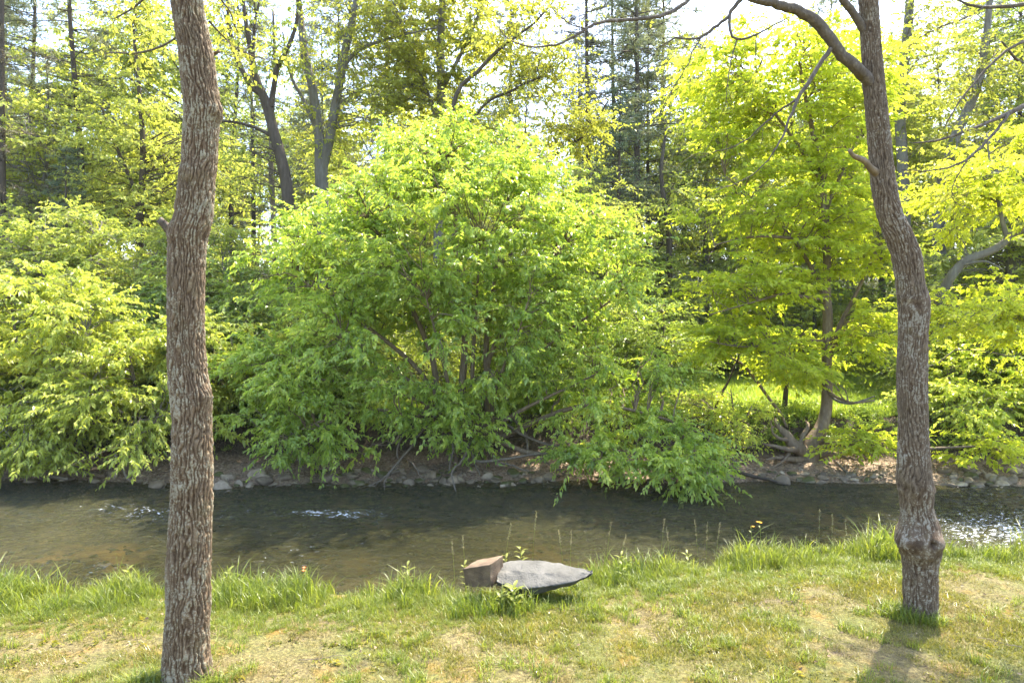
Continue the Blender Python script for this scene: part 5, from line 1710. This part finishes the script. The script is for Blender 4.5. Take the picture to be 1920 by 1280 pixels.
weed('leafy_weed', 'leafy weed in the tall grass right of the grey slab end', 1165, 8.1, 0.36, 12, M_tall, L=0.12)
weed('leafy_weed', 'leafy weed at the water edge left of the yellow flower', 1290, 8.8, 0.3, 12, M_tall, L=0.12)

M_seed = leaf_mat('seed_head', (0.3, 0.24, 0.15), (0.4, 0.33, 0.2), (0.5, 0.44, 0.3), trans=0.3, tscale=1.0)


def flat_mat(name, c, trans=0.3):
    return leaf_mat(name, c, c, c, trans=trans, tscale=1.0, patch=1)


M_pet = flat_mat('yellow_petal', (0.75, 0.42, 0.02))
M_orange = flat_mat('orange_petal', (0.7, 0.2, 0.02))


def seed_stalk(label, px, py_top, d, group):
    g = np.array(gpos(px, d))
    top = P(px, py_top, d)
    root = link('seed_stalk', None, None, None, label, 'grass stalk', group, tuple(g))
    h = top[2] - g[2]
    lean = rng.normal(0, 0.05)
    t = np.linspace(0, 1, 7)[:, None]
    st = np.concatenate([lean * t ** 2, 0 * t, h * t], 1)
    st[0, 2] = -0.02
    mb = MB()
    tubes(mb, st, 0.0026 * (1 - 0.4 * t[:, 0]), 4)
    link('stalk', mb.mesh('stalk', M_tall, True), root)
    m2 = MB()
    k = 34
    tt = rng.uniform(0.74, 1.0, k)
    s = np.stack([lean * tt ** 2, 0 * tt, h * tt], 1)
    dr = rng.normal(0, 0.5, (k, 3)) + np.array([0, 0, 0.9])
    leaves(m2, s + rng.normal(0, 0.004, (k, 3)), dr, rng.normal(0, 1, (k, 3)), np.full(k, 0.022), np.full(k, 0.006), rng.uniform(0, 1, k), 0.5)
    link('seed_head', m2.mesh('seed_head', M_seed), root, 'stuff')


gs = 'flowering grass stalks along the near bank'
for (px, py, d, lab) in ((852, 1015, 7.8, 'seeding grass stalk left of the brown block, shorter of a pair'), (872, 1004, 7.85, 'seeding grass stalk above the brown block, taller of a pair'),
                     (945, 980, 7.95, 'slim seed stalk behind the gap between block and slab'), (998, 958, 8.1, 'tallest seed stalk, rising above the grey slab'), (1057, 992, 8.2, 'seed stalk above the right half of the grey slab'),
                     (1070, 996, 8.25, 'seed stalk close right of another above the slab'), (1138, 978, 8.4, 'seed stalk right of the slab tip'), (1163, 1003, 8.45, 'short seed stalk in the grass right of the slab'),
                     (1240, 972, 8.7, 'slim seed stalk halfway between slab and yellow flower'), (1258, 988, 8.8, 'pale seed stalk beside the slim one right of the slab'),
                     (1314, 974, 9.2, 'leftmost of the brown seed stalks left of the yellow flower'), (1326, 978, 9.2, 'second brown seed stalk left of the yellow flower'), (1343, 980, 9.25, 'seed stalk nearest left of the yellow flower'),
                     (1538, 955, 9.6, 'tall seed stalk between yellow flower and right trunk'), (1563, 962, 9.6, 'second seed stalk between yellow flower and right trunk'), (1592, 972, 9.6, 'seed stalk close to the left of the right trunk')):
    seed_stalk(lab, px, py, d, gs)
for (px, py, d, m, lab, nf) in ((1427, 976, 9.3, M_pet, 'yellow flower above the waterside grass on the right', 3), (1410, 985, 9.3, M_pet, 'paler budding yellow flower just left of the open one', 1), (568, 1066, 7.8, M_orange, 'small orange flower in the fringe right of the left trunk', 2)):
    root = weed('wild_flower', lab, px, d, P(px, py, d)[2] - gpos(px, d)[2], 8, M_tall, 'flower', L=0.07)
    h = P(px, py, d)[2] - gpos(px, d)[2]
    for q in range(nf):
        o_ = np.array([rng.normal(0, 0.03), rng.normal(0, 0.02), h - 0.02 + rng.normal(0, 0.02)])
        m2 = MB()
        a = np.arange(7) / 7 * 6.28
        dr = np.stack([np.cos(a), np.sin(a), 0 * a + 0.5], 1)
        leaves(m2, np.repeat(o_[None], 7, 0), dr, np.tile([0, 0, 1.0], (7, 1)) - dr * 0.4, np.full(7, 0.03), np.full(7, 0.02), np.full(7, 0.5), 0.2)
        link('blossom', m2.mesh('blossom', m), root)

# ------------------------------------------------------------------ the two stones on the near bank
def faceted(name, sections, mat, jitter=0.008, sub=2):
    """closed body through ring sections [(x, [(y,z)...])]; then cut finer and roughened"""
    import bmesh
    bm = bmesh.new()
    rings = []
    for x_, ring in sections:
        rings.append([bm.verts.new((x_, a, b)) for a, b in ring])
    m = len(rings[0])
    for r0, r1 in zip(rings[:-1], rings[1:]):
        for k in range(m):
            bm.faces.new((r0[k], r0[(k + 1) % m], r1[(k + 1) % m], r1[k]))
    bm.faces.new(rings[0][::-1])
    bm.faces.new(rings[-1])
    bmesh.ops.recalc_face_normals(bm, faces=bm.faces)
    bmesh.ops.bevel(bm, geom=list(bm.edges), offset=0.012, segments=2, profile=0.6, affect='EDGES')
    bmesh.ops.triangulate(bm, faces=bm.faces)
    bmesh.ops.subdivide_edges(bm, edges=list(bm.edges), cuts=sub, use_grid_fill=True)
    bm.normal_update()
    co = np.array([v.co[:] for v in bm.verts])
    nn = np.array([v.normal[:] for v in bm.verts])
    h = jitter * (fbm(co[:, 0] * 7, co[:, 1] * 7, co[:, 2] * 14, seed=71, oct=4) + 0.8 * np.abs(fbm(co[:, 0] * 14 + co[:, 1] * 9, co[:, 1] * 5, co[:, 2] * 30, seed=75, oct=2)))
    for v, dn, q in zip(bm.verts, nn, h):
        v.co = v.co + Vector(dn) * float(q)
    me = bpy.data.meshes.new(name)
    bm.to_mesh(me)
    bm.free()
    me.polygons.foreach_set('use_smooth', np.ones(len(me.polygons), bool))
    me.materials.append(mat)
    return me


# grey slab: x along the bank, ring (y, z)
d0 = 7.55
X0 = P(940, 1080, d0)[0]
mpx = d0 / F
def ringz(ytop, ybot, y0, y1, yc):
    """top/bottom photo rows to heights above the ground at d0; front/back y"""
    zt, zb_ = P(960, ytop, d0)[2], P(960, ybot, d0)[2]
    H_ = zt - zb_
    return [(y0, zb_ + 0.40 * H_), (y0 + 0.13, zb_ - 0.02), (y1 - 0.04, zb_ - 0.02), (y1, zb_ + 0.5 * H_), (y1 - 0.03, zt), (yc, zb_ + 0.80 * H_)]
secs = []
for (px, yt, yb, y0, y1, yc) in ((932, 1065, 1092, -0.10, 0.22, 0.06), (950, 1061, 1100, -0.16, 0.27, 0.04), (978, 1058, 1108, -0.20, 0.30, 0.0), (1008, 1059, 1104, -0.19, 0.28, -0.02), (1040, 1062, 1098, -0.16, 0.24, -0.03),
                                 (1070, 1064, 1092, -0.12, 0.18, -0.02), (1095, 1065, 1084, -0.07, 0.12, 0.0), (1110, 1066, 1073, -0.01, 0.05, 0.02)):
    secs.append((P(px, 1080, d0)[0] , ringz(yt + 1, yb - 3, y0, y1, yc)))
cxs = np.mean([s[0] for s in secs])
gz0 = float(height(cxs, d0))
secs = [(a - cxs, [(y_, z_ - gz0) for y_, z_ in r_]) for a, r_ in secs]
link('grey_slab', faceted('grey_slab', secs, M_slab, 0.012, 3), None, None, 'long grey stone slab tapering to a point at its right end, lying on the near bank', 'stone', None, (cxs, d0, gz0 - 0.025))
# brown tilted block
d1 = 7.55
import bmesh
bm = bmesh.new()
pf = [P(868, 1066, d1 - 0.02), P(920, 1066, d1 - 0.12), P(921, 1100, d1 - 0.10), P(872, 1098, d1 + 0.02)]      # front face
pr = [P(943, 1041, d1 + 0.14), P(945, 1086, d1 + 0.14)]                                                      # right end
pb_ = P(893, 1053, d1 + 0.30)
A_, B_, C_, D_ = [Vector(p) for p in pf]
B_ = Vector(P(918, 1058, d1 - 0.13))
E_, F_ = Vector(pr[0]), Vector(pr[1])
G_ = A_ + (E_ - B_)
H_ = D_ + (F_ - C_)
vsn = [bm.verts.new(q) for q in (A_, B_, C_, D_, G_, E_, F_, H_)]
for f in ((0, 3, 2, 1), (1, 2, 6, 5), (4, 5, 6, 7), (0, 4, 7, 3), (0, 1, 5, 4), (3, 7, 6, 2)):
    bm.faces.new([vsn[i] for i in f])
bmesh.ops.recalc_face_normals(bm, faces=bm.faces)
bmesh.ops.bevel(bm, geom=list(bm.edges), offset=0.008, segments=2, profile=0.6, affect='EDGES')
bmesh.ops.triangulate(bm, faces=bm.faces)
bmesh.ops.subdivide_edges(bm, edges=list(bm.edges), cuts=6, use_grid_fill=True)
bm.normal_update()
org = Vector(((A_ + F_) / 2)[:2] + (float(height(A_.x, d1)),))
co = np.array([v.co[:] for v in bm.verts])
h = 0.007 * fbm(co[:, 0] * 26, co[:, 1] * 22, co[:, 2] * 22, seed=77, oct=4)
for v, q in zip(list(bm.verts), h):
    v.co = v.co + v.normal * float(q) - org
me = bpy.data.meshes.new('brown_block')
bm.to_mesh(me)
bm.free()
me.polygons.foreach_set('use_smooth', np.ones(len(me.polygons), bool))
me.materials.append(M_block)
link('brown_block', me, None, None, 'squared brown stone block tilted up at its right side, left of the grey slab', 'stone', None, org)


# ------------------------------------------------------------------ stones of the far bank
def stone_mesh(seed, flat):
    bm = bmesh.new()
    bmesh.ops.create_icosphere(bm, subdivisions=3, radius=1.0)
    co = np.array([v.co[:] for v in bm.verts])
    r0 = np.random.default_rng(seed)
    # chop with random planes so that it has flat faces
    for _ in range(7):
        nrm = unit(r0.normal(0, 1, 3))
        dd = r0.uniform(0.55, 0.85)
        s = co @ nrm
        co = co - np.clip(s - dd, 0, None)[:, None] * nrm
    co = co * np.array([1.0, 0.75, flat])
    co = co * (1 + 0.06 * fbm(co[:, 0] * 3, co[:, 1] * 3, co[:, 2] * 3, seed=seed)[:, None])
    for v, p in zip(bm.verts, co):
        v.co = p
    me = bpy.data.meshes.new('stone')
    bm.to_mesh(me)
    bm.free()
    me.polygons.foreach_set('use_smooth', np.ones(len(me.polygons), bool))
    return me


sm = [stone_mesh(100 + k, f) for k, f in enumerate((0.35, 0.45, 0.55, 0.4, 0.6, 0.3, 0.5))]
sm_r = []
for me in sm:
    me.materials.append(M_rock)
    m2 = me.copy()
    m2.materials[0] = M_rock_m
    sm_r.append(m2)
named = [(295, 912, 36, 'rounded olive stone in the water just left of the left trunk'), (417, 914, 40, 'wide flat stone at the waterline just right of the left trunk'), (425, 896, 36, 'dark hump of stone above the flat one right of the left trunk'),
         (448, 908, 24, 'small grey brown stone right of the wide flat one'), (490, 903, 44, 'long flat stone tilted at the waterline right of the left trunk'), (483, 893, 40, 'flat stone stacked behind the long tilted one'),
         (531, 897, 34, 'oval grey green stone ending the row right of the left trunk'), (468, 913, 18, 'little half sunk stone in front of the long flat one'), (428, 923, 18, 'little flat stone showing at the surface right of the left trunk'),
         (515, 908, 14, 'small pale stone below the oval stone'), (577, 909, 12, 'tiny pink stone alone at the waterline'), (662, 908, 26, 'flat brown stone under the left part of the big shrub'),
         (688, 884, 26, 'mossy lump of stone above the shore under the shrub'), (750, 900, 18, 'pale stone near the hanging bare branches'), (816, 894, 16, 'upright pale stone behind the hanging branch'),
         (840, 886, 20, 'brown stone between the hanging branches'), (862, 900, 22, 'dark stone at the foot of the hanging branch'), (915, 895, 26, 'brown flat stone right of the hanging branches'),
         (958, 903, 14, 'dark small stone at the waterline below the mossy stones'), (962, 886, 24, 'yellow mossed stone left of its twin on the shore'), (977, 889, 18, 'dark mossy stone right of its yellow twin'),
         (885, 905, 20, 'pale broken stone below the shrub trunk'), (1545, 897, 24, 'pale flat stone stacked on another at the right shore'), (1540, 904, 22, 'lower pale flat stone half in the water on the right shore'),
         (1602, 900, 22, 'rounded grey stone left of the right trunk at the waterline'), (1655, 890, 14, 'small pale stone just left of the right trunk'), (1470, 905, 34, 'long dark flat rock at the waterline right of the big shrub'),
         (1885, 905, 32, 'largest pale stone in the heap at the right edge'), (1820, 900, 20, 'brown stone in the heap right of the right trunk'), (1790, 895, 18, 'pale round stone just right of the right trunk')]
placed = []
rs = random.Random(5)


def put_stone(px, py, wpx, label, group=None, mossy=False):
    # where the line of sight meets the bank
    best = None
    for d in np.linspace(14.8, 18.0, 161):
        p = P(px, py + wpx * 0.12, d)
        if p[2] <= max(float(height(p[0], d)), WATER - 0.05):
            best = (p, d)
            break
    if best is None:
        return
    p, d = best
    k = rs.randrange(len(sm))
    me = sm_r[k] if (mossy or rs.random() < 0.25) else sm[k]
    w = wpx / F * d / 2
    o = link('river_stone', me, None, None, label, 'stone', group, (p[0], d + w * 0.3, p[2] + w * 0.26))
    o.scale = (w, w * rs.uniform(0.8, 1.1), w * rs.uniform(1.0, 1.55))
    o.rotation_euler = (rs.uniform(-0.15, 0.15), rs.uniform(-0.15, 0.15), rs.uniform(-0.5, 0.5))


for (px, py, w, lab) in named:
    put_stone(px, py, w, lab, 'stones along the far shore', 'moss' in lab)
zones = [((400, 560), (885, 912), 16, 'the row right of the left trunk'), ((600, 1000), (880, 913), 85, 'the shore under the big shrub'), ((1000, 1320), (893, 905), 22, 'the pale shore under the low right boughs'),
         ((1350, 1680), (885, 905), 34, 'the shore between shrub and right trunk'), ((1765, 1920), (880, 915), 62, 'the heap at the right shore'), ((0, 300), (885, 905), 18, 'the shore left of the left trunk')]
for (xa, xb), (ya, yb), n_, lab in zones:
    for _ in range(n_):
        sx, sy, sw_ = rs.uniform(xa, xb), rs.uniform(ya, yb), 10 + 22 * rs.random() ** 2
        t3 = (sx - xa) / (xb - xa)
        word = ('tiny' if sw_ < 14 else 'small' if sw_ < 20 else 'larger') + (' stone low' if sy > (ya + yb) / 2 else ' stone high')
        put_stone(sx, sy, sw_, word + (' in the left of ' if t3 < 0.33 else ' in the middle of ' if t3 < 0.67 else ' in the right of ') + lab, 'stones of ' + lab)
# pebbles nobody could count
mb = MB()
n = 5000
x = rng.uniform(-13, 13, n)
y = shore(x) + rng.uniform(-0.5, 1.5, n)
z = height(x, y)
oc = np.array([(1, 0, 0), (0, 1, 0), (-1, 0, 0), (0, -1, 0), (0, 0, 0.6), (0, 0, -0.6)], float)
of = np.array([(0, 1, 4), (1, 2, 4), (2, 3, 4), (3, 0, 4), (1, 0, 5), (2, 1, 5), (3, 2, 5), (0, 3, 5)])
s = rng.uniform(0.012, 0.05, (n, 1, 1)) * rng.uniform(0.6, 1.3, (n, 1, 3))
v = np.stack([x, y, z], 1)[:, None] + (oc[None] + rng.normal(0, 0.15, (n, 6, 3))) * s
mb.add(v.reshape(-1, 3), tris=(np.arange(n)[:, None, None] * 6 + of[None]).reshape(-1, 3))
link('shore_gravel', mb.mesh('shore_gravel', M_rock, True), None, 'stuff')
# dead leaves and sticks on the far bank
n = 9000
x = rng.uniform(-13, 13.5, n)
y = shore(x) + 0.1 + rng.uniform(0, 3.4, n)
mb = MB()
pp_ = np.stack([x, y, height(x, y) + 0.012], 1)
leaves(mb, pp_, rng.normal(0, 1, (n, 3)) * np.array([1, 1, 0.35]), rng.normal(0, 0.5, (n, 3)) + np.array([0, -0.3, 1]), rng.uniform(0.03, 0.085, n), rng.uniform(0.02, 0.05, n), rng.uniform(0, 1, n), 0.3)
link('leaf_litter', mb.mesh('leaf_litter', leaf_mat('dead_leaf', (0.09, 0.055, 0.03), (0.2, 0.13, 0.075), (0.38, 0.28, 0.18), trans=0.15, gloss=0.6, tscale=1.0)), None, 'stuff')
n = 900
x = rng.uniform(-13, 13.5, n)
y = shore(x) + 0.1 + rng.uniform(0, 3.0, n) ** 1.1
a = rng.uniform(0, 6.28, n)
ln = rng.uniform(0.12, 0.7, n)
t = np.linspace(-0.5, 0.5, 5)[None, :, None]
mid = np.stack([x, y, height(x, y) + 0.02], 1)
dr = np.stack([np.cos(a), np.sin(a) * 0.5, rng.normal(0.05, 0.25, n)], 1) * ln[:, None]
mb = MB()
tubes(mb, mid[:, None] + dr[:, None] * t + rng.normal(0, 0.03, (n, 5, 3)), (rng.uniform(0.003, 0.011, (n, 1)) * np.array([[1, 0.9, 0.8, 0.6, 0.4]])), 4)
link('stick_litter', mb.mesh('stick_litter', M_twig, True), None, 'stuff')
n = 700
x = rng.uniform(-7.5, 8.5, n)
y = rng.uniform(4.0, 8.6, n)
mb = MB()
leaves(mb, np.stack([x, y, height(x, y) + 0.025], 1), rng.normal(0, 1, (n, 3)) * np.array([1, 1, 0.3]), rng.normal(0, 0.5, (n, 3)) + np.array([0, -0.3, 1]), rng.uniform(0.02, 0.05, n), rng.uniform(0.012, 0.03, n), rng.uniform(0, 1, n), 0.3)
link('lawn_leaf_litter', mb.mesh('lawn_leaf_litter', bpy.data.materials['dead_leaf']), None, 'stuff')
# drowned cobbles
n = 2200
mb = MB()
x = rng.uniform(-12, 12, n)
y = edge(x) + 0.8 + (shore(x) - edge(x) - 0.9) * rng.uniform(0, 1, n) ** 0.7
z = height(x, y)
s = rng.uniform(0.03, 0.13, (n, 1, 1)) * rng.uniform(0.6, 1.2, (n, 1, 3)) * np.array([1, 1, 0.6])
v = np.stack([x, y, z], 1)[:, None] + (oc[None] + rng.normal(0, 0.12, (n, 6, 3))) * s
v[:, :, 2] = np.minimum(v[:, :, 2], WATER - 0.04)
mb.add(v.reshape(-1, 3), tris=(np.arange(n)[:, None, None] * 6 + of[None]).reshape(-1, 3))
link('river_bed_cobbles', mb.mesh('river_bed_cobbles', M_rock_m, True), None, 'stuff')

# ------------------------------------------------------------------ dead wood
def dead_branch(label, rows, mat=M_twig, k=6, sides=7):
    mb = MB()
    c_ = add_branch(mb, rows, sides=sides, n=18, jit=0.006)
    if k:
        twig_fill(mb, c_, k, 0.35, 0.005, up=0.1)
    org_ = c_[0, :3].copy()
    mb.V = [q - org_ for q in mb.V]
    return link('dead_branch', mb.mesh('dead_branch', mat, True), None, None, label, 'branch', None, tuple(org_))


dead_branch('long dark driftwood branch lying on the pale shore right of the big shrub', [(1335, 862, 5, 17.2), (1360, 872, 6, 17.0), (1385, 885, 7, 16.7), (1410, 892, 7, 16.5), (1440, 898, 6, 16.3), (1478, 908, 4, 16.1)], M_bark_dark)
dead_branch('short pale stick standing against the bank above the driftwood', [(1370, 850, 4, 17.4), (1376, 865, 5, 17.1), (1382, 880, 5, 16.9)], k=0)
dead_branch('straight stick leaning on the bank left of the right trunk', [(1570, 866, 5, 17.2), (1582, 880, 5, 16.9), (1593, 892, 4, 16.7)], k=2)
dead_branch('thin fallen branch lying along the mud below the exposed roots', [(1500, 884, 3, 17.0), (1530, 888, 4, 16.8), (1575, 893, 4, 16.6), (1620, 895, 3, 16.6)], k=5)
dead_branch('pale stick lying across the bushy bank left of the roots', [(1342, 832, 3, 17.7), (1370, 838, 4, 17.6), (1412, 838, 3, 17.5)], k=2)
dead_branch('thin leaning dead sapling over the meadow edge', [(1330, 790, 5, 18.6), (1350, 745, 5, 18.6), (1372, 700, 4, 18.7), (1392, 650, 2.5, 18.8)], M_bark_dark, k=8)
dead_branch('fallen reddish branch sloping to the bank top left of the roots', [(1370, 670, 4, 19), (1400, 690, 6, 18.9), (1430, 730, 6, 18.6), (1460, 770, 6, 18.3), (1475, 800, 5, 18.1)], M_bark_brown, k=8)
dead_branch('brown log lying at the waterline left of the left trunk', [(110, 878, 6, 17.0), (150, 884, 9, 16.8), (195, 893, 8, 16.5)], M_bark_brown, k=0)
dead_branch('pale thin log end in the water at the left edge of the shore', [(88, 891, 6, 16.0), (105, 894, 7, 15.9), (127, 898, 6, 15.8)], k=0)
dead_branch('weathered log lying above the stones right of the left trunk', [(398, 886, 6, 17.0), (425, 886, 7, 16.9), (444, 884, 6, 16.9)], k=0)
dead_branch('thin bare pale branch arching through the left bank shrubs', [(120, 862, 5, 16.6), (150, 820, 5.5, 16.4), (180, 790, 5, 16.3), (205, 770, 4, 16.2), (232, 772, 3, 16.1)], k=8)
dead_branch('pale twig dangling to the water left of the left trunk', [(215, 850, 3, 15.7), (228, 873, 4, 15.6), (238, 895, 3.5, 15.5), (248, 903, 2, 15.4)], k=3)
for (x_, y_, a_, lab) in ((5.6, 7.05, 0.5, 'thin twig on the lawn right of the right trunk'), (5.15, 6.6, 1.3, 'crooked pale twig in the shadow edge beside the right trunk'), (4.75, 6.3, 2.4, 'short dry twig on bare soil below the right trunk'),
                        (3.0, 7.4, 0.3, 'thin dry stick on the lawn left of the right trunk'), (-1.9, 6.1, 0.2, 'thin dry stick on bare soil right of the left trunk'), (0.6, 7.2, 0.1, 'dry stick lying in front of the grey slab')):
    mb = MB()
    n_ = 8
    t = np.linspace(0, 1, n_)[:, None]
    pts_ = np.concatenate([0.4 * t * math.cos(a_), 0.4 * t * math.sin(a_), 0.012 + 0 * t], 1) + rng.normal(0, 0.012, (n_, 3)) * np.array([1, 1, 0.2])
    tubes(mb, pts_, 0.004 * (1 - 0.5 * t[:, 0]), 5)
    twig_fill(mb, np.concatenate([pts_, 0.004 + 0 * t], 1), 5, 0.16, 0.0022, up=0.05)
    link('twig', mb.mesh('fallen_twig', M_twig, True), None, None, lab, 'twig', None, (x_, y_, float(height(x_, y_)) + 0.01))


# ------------------------------------------------------------------ air
hz = bpy.data.materials.new('haze_air')
hz.use_nodes = True
ht = hz.node_tree
ht.nodes.clear()
ho = ht.nodes.new('ShaderNodeOutputMaterial')
hv = ht.nodes.new('ShaderNodeVolumePrincipled')
hv.inputs['Color'].default_value = (0.95, 0.97, 1.0, 1)
hv.inputs['Density'].default_value = 0.0002
ht.links.new(hv.outputs[0], ho.inputs['Volume'])
hb = MB()
x0, x1, y0, y1, z0, z1 = -430, 430, -100, 440, -3, 50
vv = np.array([(a, b, c_) for a in (x0, x1) for b in (y0, y1) for c_ in (z0, z1)], float)
hb.add(vv, quads=[(0, 1, 3, 2), (4, 6, 7, 5), (0, 4, 5, 1), (2, 3, 7, 6), (0, 2, 6, 4), (1, 5, 7, 3)])
link('haze', hb.mesh('haze', hz), None, 'stuff')
